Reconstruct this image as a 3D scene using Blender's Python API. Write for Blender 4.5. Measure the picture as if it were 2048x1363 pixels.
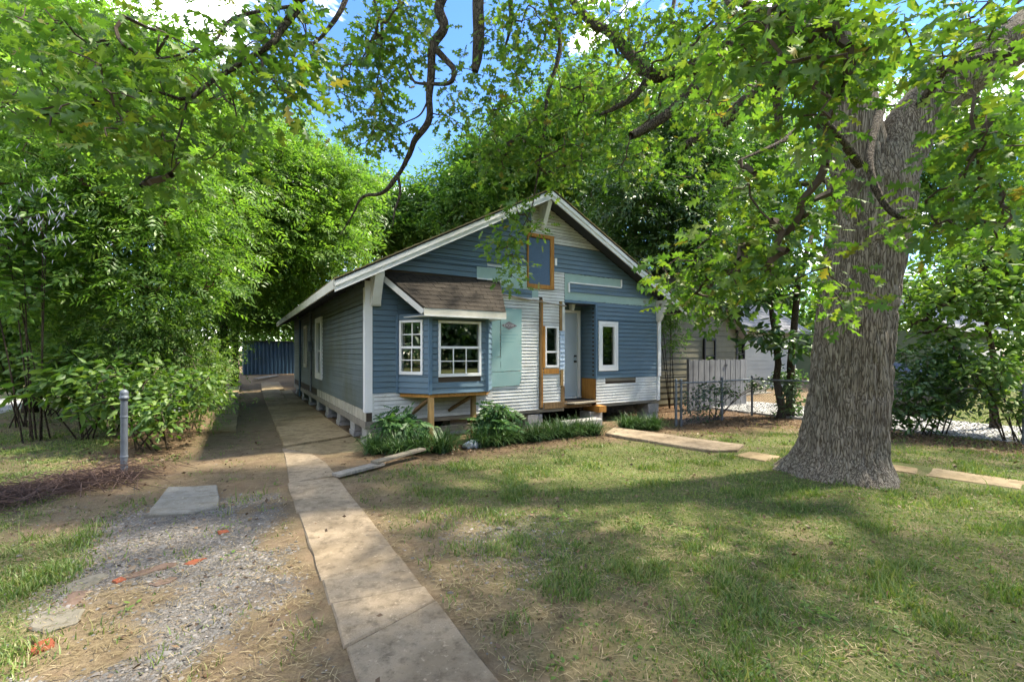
import bpy, math, random
import numpy as np
from mathutils import Vector

random.seed(7)
rng = np.random.default_rng(7)
scene = bpy.context.scene
COL = scene.collection
for o in list(bpy.data.objects):
    bpy.data.objects.remove(o)

# ------------------------------------------------------------------ camera
CAM_H, FPX, CX, HY = 1.7, 910.0, 1024.0, 705.0
cam_d = bpy.data.cameras.new("camera")
cam = bpy.data.objects.new("camera", cam_d)
COL.objects.link(cam)
cam.location = (0, 0, CAM_H)
cam.rotation_euler = (math.radians(90), 0, 0)
cam_d.sensor_width = 36.0
cam_d.lens = 36.0 * FPX / 2048.0
cam_d.shift_y = (HY - 681.5) / 2048.0
cam_d.clip_start = 0.05
cam_d.clip_end = 2000
scene.camera = cam

# ------------------------------------------------------------------ light
SUN = Vector((0.985, 0.30, 1.50)).normalized()
CLOUD_SEED, CLOUD_FILL = 63.1, 36.0  # seed keeps the visible gap blue; brightness set for fill light
world = bpy.data.worlds.new("World")
scene.world = world
world.use_nodes = True
wn = world.node_tree
wn.nodes.clear()
sky = wn.nodes.new("ShaderNodeTexSky")
sky.sky_type = 'NISHITA'
sky.sun_disc = False
sky.sun_elevation = math.asin(SUN.z)
sky.sun_rotation = math.atan2(SUN.x, SUN.y)
sky.air_density = 1.0
sky.altitude = 0
sky.dust_density = 0.0
sky.ozone_density = 4.0
bg = wn.nodes.new("ShaderNodeBackground")
bg.inputs['Strength'].default_value = 0.075
wo = wn.nodes.new("ShaderNodeOutputWorld")
hs_ = wn.nodes.new('ShaderNodeHueSaturation')
hs_.inputs['Saturation'].default_value = 1.2
hs_.inputs['Hue'].default_value = 0.51
wn.links.new(sky.outputs[0], hs_.inputs['Color'])
# white cloud cover added over the whole sky, brightened for neutral fill light
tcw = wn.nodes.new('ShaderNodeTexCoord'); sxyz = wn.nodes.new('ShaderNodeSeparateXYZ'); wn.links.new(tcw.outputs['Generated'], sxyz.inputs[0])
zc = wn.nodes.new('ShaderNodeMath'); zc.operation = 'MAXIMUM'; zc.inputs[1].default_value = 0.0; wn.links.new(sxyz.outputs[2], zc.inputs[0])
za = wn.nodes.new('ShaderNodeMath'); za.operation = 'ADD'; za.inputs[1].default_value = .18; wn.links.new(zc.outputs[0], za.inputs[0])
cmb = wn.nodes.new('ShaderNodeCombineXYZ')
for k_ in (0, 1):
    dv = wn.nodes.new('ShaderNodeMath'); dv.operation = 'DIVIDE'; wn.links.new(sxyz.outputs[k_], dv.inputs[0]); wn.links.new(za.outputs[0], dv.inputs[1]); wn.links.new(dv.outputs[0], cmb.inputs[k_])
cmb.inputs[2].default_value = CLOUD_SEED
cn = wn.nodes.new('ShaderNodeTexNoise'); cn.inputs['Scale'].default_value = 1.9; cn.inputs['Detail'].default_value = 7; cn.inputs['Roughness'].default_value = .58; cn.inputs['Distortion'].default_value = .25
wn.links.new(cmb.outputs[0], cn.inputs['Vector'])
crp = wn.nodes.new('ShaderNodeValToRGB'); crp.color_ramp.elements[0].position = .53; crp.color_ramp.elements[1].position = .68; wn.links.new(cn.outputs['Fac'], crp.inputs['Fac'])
cmx = wn.nodes.new('ShaderNodeMix'); cmx.data_type = 'RGBA'; wn.links.new(crp.outputs['Color'], cmx.inputs[0]); wn.links.new(hs_.outputs[0], cmx.inputs[6]); cmx.inputs[7].default_value = (CLOUD_FILL, CLOUD_FILL * .985, CLOUD_FILL * .96, 1)
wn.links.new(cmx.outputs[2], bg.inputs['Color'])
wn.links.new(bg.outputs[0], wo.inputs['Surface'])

sun_d = bpy.data.lights.new("sun", 'SUN')
sun_d.energy = 2.7
sun_d.angle = math.radians(2.5)
sun_d.color = (1.0, 0.95, 0.86)
sun = bpy.data.objects.new("sun", sun_d)
COL.objects.link(sun)
sun.rotation_euler = (-SUN).to_track_quat('-Z', 'Y').to_euler()

vs = scene.view_settings
vs.view_transform = 'Standard'
vs.look = 'None'
vs.exposure = 2.65
vs.use_white_balance = True
vs.white_balance_temperature = 7000
vs.white_balance_tint = 10
vs.gamma = 1.0
vs.use_curve_mapping = False
scene.render.engine = 'CYCLES'
cy = scene.cycles
cy.max_bounces = 8
cy.diffuse_bounces = 4
cy.glossy_bounces = 3
cy.transmission_bounces = 6
cy.transparent_max_bounces = 8
cy.caustics_reflective = False
cy.caustics_refractive = False
cy.use_denoising = True
cy.denoiser = 'OPENIMAGEDENOISE'
cy.denoising_input_passes = 'RGB_ALBEDO_NORMAL'

# ------------------------------------------------------------------ helpers
def at(x, y, d):
    """a photo pixel at depth d metres -> a point in the place"""
    return np.array([(x - CX) / FPX * d, d, CAM_H + (HY - y) / FPX * d])

DF = np.array([0.856, 0.517]); DF /= np.linalg.norm(DF)
DS = np.array([-DF[1], DF[0]])
P0 = np.array([-2.67, 8.35])
ROT = math.atan2(DF[1], DF[0])
def l2w(u, v):
    return P0[0] + u * DF[0] + v * DS[0], P0[1] + u * DF[1] + v * DS[1]
def w2l(X, Y):
    a, b = X - P0[0], Y - P0[1]
    return a * DF[0] + b * DF[1], a * DS[0] + b * DS[1]
def ss(a, b, x):
    t = np.clip((np.asarray(x, float) - a) / (b - a), 0, 1)
    return t * t * (3 - 2 * t)

_tab = np.random.default_rng(3).random((256, 256))
def vnoise(x, y, seed=0, per=None):
    x = np.asarray(x, float) + seed * 17.13; y = np.asarray(y, float) + seed * 9.7
    xi = np.floor(x).astype(int); yi = np.floor(y).astype(int)
    fx = x - xi; fy = y - yi
    x1 = xi + 1
    if per: xi = xi % per; x1 = x1 % per
    fx = fx * fx * (3 - 2 * fx); fy = fy * fy * (3 - 2 * fy)
    a = _tab[xi & 255, yi & 255]; b = _tab[x1 & 255, yi & 255]
    c = _tab[xi & 255, (yi + 1) & 255]; d = _tab[x1 & 255, (yi + 1) & 255]
    return (a * (1 - fx) + b * fx) * (1 - fy) + (c * (1 - fx) + d * fx) * fy
def fbm(x, y, o=4, seed=0):
    s = 0; a = .5; t = 0
    for i in range(o):
        s = s + a * vnoise(np.asarray(x) * 2 ** i, np.asarray(y) * 2 ** i, seed + i); t += a; a *= .5
    return s / t

def gz(X, Y):
    X = np.asarray(X, float); Y = np.asarray(Y, float)
    z = .38 * ss(16, 27, Y) - .1 * ss(1, 5, X) * ss(7, 11, Y) * (1 - ss(14, 18, Y))
    return z
def gzd(X, Y):
    return gz(X, Y) + .035 * (fbm(np.asarray(X) * .6, np.asarray(Y) * .6, 3, 5) - .5) + .018 * (fbm(np.asarray(X) * 3.1, np.asarray(Y) * 3.1, 3, 9) - .5)

def link(o, parent=None):
    COL.objects.link(o)
    if parent is not None:
        o.parent = parent
    return o
def tag(o, label=None, cat=None, group=None, kind=None):
    if label: o["label"] = label
    if cat: o["category"] = cat
    if group: o["group"] = group
    if kind: o["kind"] = kind
    return o
def empty(name, loc=(0, 0, 0), rz=0.0):
    o = bpy.data.objects.new(name, None)
    o.empty_display_size = .2
    o.location = loc; o.rotation_euler = (0, 0, rz)
    COL.objects.link(o)
    return o

class MB:
    def __init__(s):
        s.v = []; s.f = []
    def add(s, vs_, fs):
        n = len(s.v)
        s.v += [tuple(map(float, p)) for p in vs_]
        s.f += [tuple(i + n for i in f) for f in fs]
        return s
    def box(s, x0, x1, y0, y1, z0, z1):
        return s.add([(x0, y0, z0), (x1, y0, z0), (x1, y1, z0), (x0, y1, z0), (x0, y0, z1), (x1, y0, z1), (x1, y1, z1), (x0, y1, z1)],
                     [(3, 2, 1, 0), (4, 5, 6, 7), (0, 1, 5, 4), (1, 2, 6, 5), (2, 3, 7, 6), (3, 0, 4, 7)])
    def hexa(s, p):
        return s.add(p, [(3, 2, 1, 0), (4, 5, 6, 7), (0, 1, 5, 4), (1, 2, 6, 5), (2, 3, 7, 6), (3, 0, 4, 7)])
    def prism_uz(s, poly, v0, v1):
        """polygon in (u, z), extruded along v"""
        n = len(poly)
        vs_ = [(u, v0, z) for u, z in poly] + [(u, v1, z) for u, z in poly]
        return s.add(vs_, [tuple(range(n)), tuple(range(2 * n - 1, n - 1, -1))] + [(i, i + n, (i + 1) % n + n, (i + 1) % n) for i in range(n)])
    def prism_xy(s, poly, z0, z1):
        n = len(poly)
        vs_ = [(x, y, z0) for x, y in poly] + [(x, y, z1) for x, y in poly]
        return s.add(vs_, [tuple(range(n - 1, -1, -1)), tuple(range(n, 2 * n))] + [(i, (i + 1) % n, (i + 1) % n + n, i + n) for i in range(n)])
    def prism_vz(s, poly, u0, u1):
        n = len(poly)
        vs_ = [(u0, v, z) for v, z in poly] + [(u1, v, z) for v, z in poly]
        return s.add(vs_, [tuple(range(n)), tuple(range(2 * n - 1, n - 1, -1))] + [(i, i + n, (i + 1) % n + n, (i + 1) % n) for i in range(n)])
    def beam(s, a, b, w, h, up=(0, 0, 1)):
        """rectangular bar from a to b, w across, h along up"""
        a = np.array(a, float); b = np.array(b, float); d = b - a; d /= np.linalg.norm(d)
        up = np.array(up, float); x = np.cross(d, up); x /= np.linalg.norm(x); y = np.cross(x, d)
        p = []
        for e in (a, b):
            for sx, sy in ((-1, -1), (1, -1), (1, 1), (-1, 1)):
                p.append(e + x * sx * w / 2 + y * sy * h / 2)
        return s.add(p, [(3, 2, 1, 0), (4, 5, 6, 7), (0, 1, 5, 4), (1, 2, 6, 5), (2, 3, 7, 6), (3, 0, 4, 7)])
    def tube(s, pts, rad, n=8, cap=True):
        pts = np.array(pts, float); m = len(pts)
        rad = np.broadcast_to(np.array(rad, float), (m,))
        t = np.gradient(pts, axis=0); t /= np.linalg.norm(t, axis=1)[:, None] + 1e-9
        ref = np.array([0, 0, 1.]) if abs(t[0][2]) < .9 else np.array([1., 0, 0])
        x = np.cross(t[0], ref); x /= np.linalg.norm(x)
        vs_ = []
        for i in range(m):
            x = x - t[i] * np.dot(x, t[i]); x /= np.linalg.norm(x) + 1e-9
            y = np.cross(t[i], x)
            for k in range(n):
                a = 2 * math.pi * k / n
                vs_.append(pts[i] + rad[i] * (math.cos(a) * x + math.sin(a) * y))
        fs = []
        for i in range(m - 1):
            for k in range(n):
                k2 = (k + 1) % n
                fs.append((i * n + k, i * n + k2, (i + 1) * n + k2, (i + 1) * n + k))
        if cap:
            fs.append(tuple(range(n - 1, -1, -1))); fs.append(tuple(range((m - 1) * n, m * n)))
        return s.add(vs_, fs)
    def lathe(s, prof, c, n=14):
        """profile [(r, z)...] round a vertical axis at c"""
        vs_ = []; fs = []; m = len(prof)
        for r, z in prof:
            for k in range(n):
                a = 2 * math.pi * k / n
                vs_.append((c[0] + r * math.cos(a), c[1] + r * math.sin(a), c[2] + z))
        for i in range(m - 1):
            for k in range(n):
                k2 = (k + 1) % n
                fs.append((i * n + k, i * n + k2, (i + 1) * n + k2, (i + 1) * n + k))
        fs.append(tuple(range(n - 1, -1, -1))); fs.append(tuple(range((m - 1) * n, m * n)))
        return s.add(vs_, fs)
    def T(s, fn):
        s.v = [tuple(fn(*p)) for p in s.v]; return s
    def build(s, name, mat, parent=None, smooth=False, bevel=0.0):
        me = bpy.data.meshes.new(name)
        me.from_pydata(s.v, [], s.f)
        me.update()
        if smooth:
            me.polygons.foreach_set("use_smooth", [True] * len(me.polygons))
        me.materials.append(mat)
        o = link(bpy.data.objects.new(name, me), parent)
        if bevel:
            b = o.modifiers.new("bevel", 'BEVEL'); b.width = bevel; b.segments = 2; b.limit_method = 'ANGLE'
        return o

def mesh_np(name, V, polys_flat, loop_start, loop_total, mat, parent=None, smooth=False, attr=None):
    me = bpy.data.meshes.new(name)
    me.vertices.add(len(V)); me.vertices.foreach_set("co", np.ascontiguousarray(V, np.float32).ravel())
    me.loops.add(len(polys_flat)); me.loops.foreach_set("vertex_index", np.ascontiguousarray(polys_flat, np.int32))
    me.polygons.add(len(loop_start)); me.polygons.foreach_set("loop_start", np.ascontiguousarray(loop_start, np.int32))
    me.polygons.foreach_set("loop_total", np.ascontiguousarray(loop_total, np.int32))
    if smooth:
        me.polygons.foreach_set("use_smooth", np.ones(len(loop_start), bool))
    if attr is not None:
        a = me.color_attributes.new("mask", 'FLOAT_COLOR', 'POINT')
        a.data.foreach_set("color", np.ascontiguousarray(attr, np.float32).ravel())
    me.update(calc_edges=True)
    me.materials.append(mat)
    return link(bpy.data.objects.new(name, me), parent)

def cloud(name, tmpl, pos, R, scale, mat, parent=None, smooth=False):
    """many copies of a small template as one mesh. pos (N,3), R (N,3,3) columns = axes, scale (N,) or (N,3)"""
    tv, tf = tmpl
    tv = np.array(tv, float); N = len(pos); k = len(tv)
    scale = np.asarray(scale, float)
    if scale.ndim == 1:
        scale = np.repeat(scale[:, None], 3, 1)
    loc = tv[None] * scale[:, None, :]
    V = np.einsum('nij,nkj->nki', R, loc) + np.asarray(pos)[:, None, :]
    flat = np.concatenate([np.array(f) for f in tf]); tot = np.array([len(f) for f in tf])
    L = (flat[None] + (np.arange(N) * k)[:, None]).ravel()
    tot_all = np.tile(tot, N); st = np.concatenate([[0], np.cumsum(tot_all)[:-1]])
    return mesh_np(name, V.reshape(-1, 3), L, st, tot_all, mat, parent, smooth)

def frames(d, up):
    d = d / (np.linalg.norm(d, axis=1)[:, None] + 1e-9)
    y = np.cross(up, d); y /= np.linalg.norm(y, axis=1)[:, None] + 1e-9
    z = np.cross(d, y)
    return np.stack([d, y, z], axis=2)

# ------------------------------------------------------------------ materials
class NT:
    def __init__(s, name):
        s.m = bpy.data.materials.new(name); s.m.use_nodes = True
        s.t = s.m.node_tree; s.t.nodes.clear()
        s.out = s.n('ShaderNodeOutputMaterial')
    def n(s, t, **kw):
        nd = s.t.nodes.new(t)
        for k, v in kw.items():
            if k in nd.inputs: nd.inputs[k].default_value = v
            else: setattr(nd, k, v)
        return nd
    def l(s, a, b): s.t.links.new(a, b)
    def coord(s, kind='Object', sc=(1, 1, 1)):
        tc = s.n('ShaderNodeTexCoord'); mp = s.n('ShaderNodeMapping')
        mp.inputs['Scale'].default_value = sc
        s.l(tc.outputs[kind], mp.inputs['Vector']); return mp.outputs[0]
    def noise(s, vec, scale, detail=4, rough=.55, dist=0):
        nd = s.n('ShaderNodeTexNoise'); nd.inputs['Scale'].default_value = scale; nd.inputs['Detail'].default_value = detail
        nd.inputs['Roughness'].default_value = rough; nd.inputs['Distortion'].default_value = dist
        s.l(vec, nd.inputs['Vector']); return nd.outputs['Fac']
    def ramp(s, fac, stops):
        r = s.n('ShaderNodeValToRGB'); e = r.color_ramp.elements
        while len(e) < len(stops): e.new(.5)
        for q, (p, c) in zip(e, stops):
            q.position = p; q.color = (*c, 1) if len(c) == 3 else c
        s.l(fac, r.inputs['Fac']); return r.outputs['Color']
    def mix(s, fac, a, b, mode='MIX'):
        m = s.n('ShaderNodeMix', data_type='RGBA', blend_type=mode)
        for sock, val in ((m.inputs['Factor'], fac), (m.inputs['A'] if False else m.inputs[6], a), (m.inputs[7], b)):
            if hasattr(val, 'links') or hasattr(val, 'is_linked'): s.l(val, sock)
            elif isinstance(val, (int, float)): sock.default_value = val
            else: sock.default_value = (*val, 1) if len(val) == 3 else val
        return m.outputs[2]
    def math(s, op, a, b=None):
        m = s.n('ShaderNodeMath', operation=op)
        for i, val in enumerate((a, b)):
            if val is None: continue
            if isinstance(val, (int, float)): m.inputs[i].default_value = val
            else: s.l(val, m.inputs[i])
        return m.outputs[0]
    def bump(s, h, strength=.3, dist=.01):
        b = s.n('ShaderNodeBump'); b.inputs['Strength'].default_value = strength; b.inputs['Distance'].default_value = dist
        s.l(h, b.inputs['Height']); return b.outputs[0]
    def principled(s, col, rough=.6, spec=.3, normal=None, metal=0):
        p = s.n('ShaderNodeBsdfPrincipled')
        for nm, val in (('Base Color', col), ('Roughness', rough)):
            if isinstance(val, (int, float)): p.inputs[nm].default_value = val
            elif isinstance(val, tuple): p.inputs[nm].default_value = (*val, 1)
            else: s.l(val, p.inputs[nm])
        p.inputs['Specular IOR Level'].default_value = spec
        p.inputs['Metallic'].default_value = metal
        if normal is not None: s.l(normal, p.inputs['Normal'])
        s.l(p.outputs[0], s.out.inputs['Surface']); return p
    def objrand(s, col, amt=.12):
        oi = s.n('ShaderNodeObjectInfo'); hs = s.n('ShaderNodeHueSaturation')
        v = s.math('ADD', s.math('MULTIPLY', oi.outputs['Random'], amt * 2), 1 - amt)
        s.l(v, hs.inputs['Value']); s.l(col, hs.inputs['Color']); return hs.outputs[0]

def paint(name, c, grime, amt=.5, rough=.55, gs=3.0, peel=None, peel_amt=.62, rand=.08, spec=.3, stretch=(1, 1, 1)):
    m = NT(name); v = m.coord('Object', stretch)
    g = m.noise(v, gs, 5, .62)
    col = m.mix(m.ramp(g, [(.42, (0, 0, 0)), (.75, (amt, amt, amt))]), c, grime)
    fine = m.noise(m.coord('Object', (4, 4, 40)), 6, 3)
    col = m.mix(m.ramp(fine, [(.3, (.22,) * 3), (.6, (0,) * 3)]), col, grime)
    if peel:
        pn = m.noise(m.coord('Object', (3, 3, 14)), 5.0, 6, .7)
        col = m.mix(m.ramp(pn, [(peel_amt, (0,) * 3), (peel_amt + .03, (1,) * 3)]), col, peel)
    col = m.objrand(col, rand)
    m.principled(col, rough, spec, m.bump(fine, .25, .004))
    return m.m

def wood(name, c1, c2, sc=(2, 2, 2), axis=2, rough=.75, rand=.12, knots=True):
    m = NT(name); s3 = [14, 14, 14]; s3[axis] = 1.2
    g = m.noise(m.coord('Object', tuple(s3)), 2.2, 6, .6, .6)
    col = m.ramp(g, [(.3, c1), (.7, c2)])
    st = m.noise(m.coord('Object'), 2.5, 4, .6)
    col = m.mix(m.ramp(st, [(.5, (0,) * 3), (.8, (.55,) * 3)]), col, tuple(x * .45 for x in c1))
    col = m.objrand(col, rand)
    m.principled(col, rough, .2, m.bump(g, .4, .006))
    return m.m

def concrete(name, c1, c2, stain, sc=1.0, rough=.9, stain_amt=.5):
    m = NT(name); v = m.coord('Object')
    big = m.noise(v, 1.1 * sc, 5, .6, .4); fine = m.noise(v, 45 * sc, 4, .75); mid = m.noise(v, 7 * sc, 6, .72)
    col = m.mix(fine, c1, c2)
    col = m.mix(m.ramp(big, [(.45, (0,) * 3), (.7, (stain_amt,) * 3)]), col, stain)
    col = m.mix(m.ramp(mid, [(.48, (0,) * 3), (.66, (.6,) * 3)]), col, tuple(x * .6 for x in stain))
    col = m.mix(m.ramp(m.noise(v, 16 * sc, 4, .7), [(.60, (0,) * 3), (.68, (.5,) * 3)]), col, tuple(min(1, x * 1.35) for x in c2))
    pit = m.n('ShaderNodeTexVoronoi'); pit.inputs['Scale'].default_value = 38 * sc; m.l(v, pit.inputs['Vector'])
    col = m.mix(m.ramp(pit.outputs['Distance'], [(.10, (.7,) * 3), (.16, (0,) * 3)]), col, tuple(x * .35 for x in c1))
    h = m.mix(.5, fine, mid)
    m.principled(m.objrand(col, .1), rough, .15, m.bump(h, .45, .006))
    return m.m

def leafmat(name, cols, trans=.45, tcol=(1.6, 1.5, .7), gloss=.05, rough=.45):
    m = NT(name)
    g = m.n('ShaderNodeNewGeometry')
    col = m.ramp(g.outputs['Random Per Island'], cols)
    big = m.noise(m.coord('Object'), .8, 3)
    col = m.mix(m.ramp(big, [(.35, (.35,) * 3), (.6, (0,) * 3)]), col, tuple(x * .75 for x in cols[0][1]))
    d = m.n('ShaderNodeBsdfDiffuse'); m.l(col, d.inputs['Color'])
    t = m.n('ShaderNodeBsdfTranslucent')
    tc = m.mix(1.0, col, tcol, 'MULTIPLY'); m.l(tc, t.inputs['Color'])
    mx = m.n('ShaderNodeMixShader'); mx.inputs[0].default_value = trans
    m.l(d.outputs[0], mx.inputs[1]); m.l(t.outputs[0], mx.inputs[2])
    gl = m.n('ShaderNodeBsdfGlossy'); gl.inputs['Roughness'].default_value = rough; gl.inputs['Color'].default_value = (.8, .85, .75, 1)
    m2 = m.n('ShaderNodeMixShader'); m2.inputs[0].default_value = gloss
    m.l(mx.outputs[0], m2.inputs[1]); m.l(gl.outputs[0], m2.inputs[2])
    m.l(m2.outputs[0], m.out.inputs['Surface'])
    return m.m

def bark(name, c_hi, c_lo, sc=1.0, vs_=.22, strength=.9, dist=.03):
    m = NT(name)
    base = m.coord('Object', (1, 1, vs_))
    wob = m.n('ShaderNodeTexNoise'); wob.inputs['Scale'].default_value = 5 * sc; wob.inputs['Detail'].default_value = 4; m.l(base, wob.inputs['Vector'])
    vadd = m.n('ShaderNodeVectorMath', operation='MULTIPLY_ADD')
    m.l(wob.outputs['Color'], vadd.inputs[0]); vadd.inputs[1].default_value = (.16, .16, .16); m.l(base, vadd.inputs[2])
    vo = m.n('ShaderNodeTexVoronoi', feature='DISTANCE_TO_EDGE'); vo.inputs['Scale'].default_value = 13 * sc; m.l(vadd.outputs[0], vo.inputs['Vector'])
    fine = m.noise(m.coord('Object', (1, 1, .5)), 40 * sc, 5, .65)
    h = m.ramp(vo.outputs['Distance'], [(0, (0,) * 3), (.14, (.75,) * 3), (.5, (1,) * 3)])
    hh = m.mix(.3, h, fine)
    big = m.noise(m.coord('Object'), 1.3, 4)
    hi = m.mix(m.ramp(big, [(.4, (0,) * 3), (.65, (1,) * 3)]), c_hi, tuple(a * b for a, b in zip(c_hi, (.92, 1.0, .98))))
    hi = m.mix(fine, tuple(x * .55 for x in c_hi), hi)
    col = m.mix(h, c_lo, hi)
    m.principled(col, .92, .1, m.bump(hh, strength, dist))
    return m.m

def plain(name, c, rough=.5, spec=.3, metal=0, nz=0.0, nscale=4, c2=None):
    m = NT(name)
    if nz and c2:
        f = m.noise(m.coord('Object'), nscale, 5, .6)
        col = m.mix(m.ramp(f, [(.4, (0,) * 3), (.7, (nz,) * 3)]), c, c2)
    else:
        r = m.n('ShaderNodeRGB'); r.outputs[0].default_value = (*c, 1); col = r.outputs[0]
    m.principled(col, rough, spec, None, metal)
    return m.m

def glassmat(name, tint=(.55, .6, .58), refl=.13):
    m = NT(name)
    tr = m.n('ShaderNodeBsdfTransparent'); tr.inputs[0].default_value = (*tint, 1)
    gl = m.n('ShaderNodeBsdfGlossy'); gl.inputs['Roughness'].default_value = .015; gl.inputs['Color'].default_value = (.95, .97, .95, 1)
    lw = m.n('ShaderNodeLayerWeight'); lw.inputs['Blend'].default_value = .35
    f = m.math('ADD', m.math('MULTIPLY', lw.outputs['Fresnel'], .6), refl)
    mx = m.n('ShaderNodeMixShader'); m.l(f, mx.inputs[0]); m.l(tr.outputs[0], mx.inputs[1]); m.l(gl.outputs[0], mx.inputs[2])
    m.l(mx.outputs[0], m.out.inputs['Surface'])
    return m.m

M = {}
M['blue'] = paint('blue_vinyl', (.100, .165, .215), (.095, .13, .135), .5, .5, 1.6, rand=.05)
M['blue_side'] = paint('blue_side_boards', (.115, .145, .15), (.085, .09, .055), .9, .6, .9, rand=.09)
M['blue_lit'] = paint('sunlit_blue_siding', (.42, .52, .62), (.2, .28, .38), .5, .5, 3)  # the blue siding where lit, sunlight put into a paler colour
M['blue_trim'] = paint('blue_trim', (.095, .17, .24), (.08, .11, .15), .4, .5, 2)
M['white_old'] = paint('old_white_boards', (.66, .67, .64), (.40, .39, .34), .75, .7, 2.2, peel=(.20, .15, .10), peel_amt=.63, rand=.07)
M['white_trim'] = paint('white_trim', (.72, .73, .71), (.45, .45, .38), .55, .5, 2.0, rand=.04)
M['white_clean'] = paint('white_vinyl', (.8, .8, .79), (.6, .6, .55), .3, .35, 3, rand=.02)
M['teal'] = paint('foam_board', (.24, .40, .39), (.31, .44, .42), .7, .75, 2.5, rand=.05, peel=(.14, .28, .28), peel_amt=.74)
M['teal_pale'] = paint('foam_board_pale', (.33, .46, .42), (.26, .37, .34), .6, .75, 3.5, rand=.03, peel=(.2, .3, .27), peel_amt=.72)
M['ltrim'] = paint('cream_fascia', (.62, .60, .52), (.42, .40, .32), .6, .6, 2.5, rand=.04)
M['brownwood'] = wood('weathered_brown_wood', (.10, .065, .03), (.24, .15, .07))
M['orangewood'] = wood('raw_orange_wood', (.30, .13, .03), (.48, .24, .06), rand=.06)
M['postwood'] = wood('treated_post_wood', (.20, .12, .045), (.34, .23, .10), rand=.08)
M['greywood'] = wood('grey_weathered_wood', (.17, .15, .12), (.32, .29, .24))
M['greywood_x'] = wood('grey_weathered_board', (.14, .12, .09), (.27, .24, .18), axis=0)
M['fencewood'] = wood('grey_fence_wood', (.12, .123, .125), (.23, .232, .23), rand=.12)
M['slat'] = wood('cream_slats', (.38, .35, .27), (.52, .49, .40), rand=.15)
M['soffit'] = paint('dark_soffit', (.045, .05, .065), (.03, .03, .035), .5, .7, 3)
M['sheath_shade'] = plain('shade_dark_sheathing', (.07, .055, .04), .9, .1)  # wall core coloured dark so board slots read as lap shade
M['dark'] = plain('unlit_dark', (.035, .03, .028), .9, .1)  # near-black standing in for shade in openings and the crawlspace
M['interior'] = plain('room_interior', (.22, .21, .19), .9, .1)
M['door'] = paint('door_paint', (.40, .46, .50), (.32, .37, .40), .3, .45, 1.2, rand=.0)
M['metal'] = plain('galvanised_metal', (.17, .195, .22), .55, .4, .4, .9, 5, (.09, .10, .11))
M['metal_dark'] = plain('dark_hardware', (.05, .05, .055), .4, .5, .6)
M['block'] = concrete('concrete_block', (.30, .29, .27), (.38, .37, .35), (.24, .23, .20), 1.6)
M['path'] = concrete('path_concrete', (.20, .155, .10), (.32, .255, .175), (.12, .09, .055), 1.5, stain_amt=.85)
M['path_old'] = concrete('mossy_concrete', (.25, .19, .105), (.33, .255, .15), (.12, .085, .04), .9, stain_amt=.85)
M['slabgrey'] = concrete('grey_slab', (.2, .19, .155), (.26, .245, .205), (.15, .135, .1), 1.2)
M['flag'] = concrete('flagstone', (.15, .135, .10), (.2, .18, .14), (.1, .095, .06), 3)
M['flag_red'] = concrete('reddish_stone', (.13, .085, .06), (.17, .12, .09), (.09, .06, .04), 3)
M['brickbit'] = concrete('orange_brick', (.20, .055, .028), (.26, .08, .04), (.14, .05, .028), 2, stain_amt=.3)
M['shingle'] = concrete('brown_shingle', (.036, .030, .022), (.055, .046, .036), (.022, .019, .015), 2.2)
M['roof'] = concrete('roof_shingle', (.13, .12, .07), (.20, .17, .09), (.16, .13, .03), 1.0, stain_amt=.9)
M['roof_grey'] = concrete('grey_roof', (.24, .235, .23), (.30, .295, .29), (.18, .175, .17), .8)
M['roof_dark'] = plain('dark_roof_edge', (.03, .03, .032), .7, .2)
M['olive'] = paint('olive_siding', (.15, .138, .085), (.095, .088, .05), .6, .65, 1.2, rand=.06)
M['neighwhite'] = paint('neighbour_white_siding', (.42, .41, .35), (.32, .31, .26), .5, .65, 1.5, rand=.04)
M['neighgreen'] = paint('neighbour_green_wall', (.11, .145, .09), (.08, .10, .065), .5, .65, 1.5, rand=.04)
M['shedblue'] = paint('blue_sheet_metal', (.032, .075, .125), (.02, .038, .05), .8, .45, 1.6, rand=.05, peel=(.32, .34, .33), peel_amt=.76, stretch=(1, 1, .5))
M['rust'] = plain('rusty_base', (.10, .05, .025), .8, .2)
M['black_trim'] = plain('black_trim', (.025, .025, .027), .5, .3)
M['glass'] = glassmat('window_glass')
M['glass_dark'] = glassmat('far_window_glass', (.3, .32, .33), .35)
M['carpaint'] = plain('black_car_paint', (.012, .013, .015), .2, .6)
M['tyre'] = plain('tyre_rubber', (.02, .02, .02), .8, .2)
M['chrome'] = plain('chrome', (.5, .5, .5), .2, .5, 1)
M['lamp'] = plain('porch_lamp_glass', (.5, .5, .47), .35, .5)
M['print'] = plain('faded_print', (.20, .155, .17), .8, .1, nz=.5, nscale=14, c2=(.22, .30, .31))
M['printpale'] = plain('faded_letters', (.50, .52, .52), .8, .1)
M['printteal'] = plain('faded_small_print', (.17, .33, .34), .8, .1)
M['redmark'] = plain('red_brown_mark', (.20, .09, .07), .8, .1)
M['bag'] = plain('plastic_bag', (.50, .55, .62), .35, .4)
M['bark_oak'] = bark('oak_bark', (.38, .325, .255), (.08, .062, .045), 2.4, .10, 1.0, .02)
M['bark_limb'] = bark('oak_limb_bark', (.17, .14, .105), (.028, .021, .015), 2.2, .5, .9, .02)
M['bark_dark'] = bark('dark_bark', (.11, .085, .055), (.025, .018, .012), 2.5, .3, .8, .015)
M['bark_red'] = bark('reddish_bark', (.15, .095, .055), (.035, .022, .012), 2.5, .3, .8, .015)
M['twig'] = plain('twig_bark', (.085, .065, .048), .85, .15)
M['drytwig'] = plain('dry_twigs', (.13, .085, .066), .85, .15, nz=1.0, nscale=1.5, c2=(.075, .048, .04))
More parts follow.
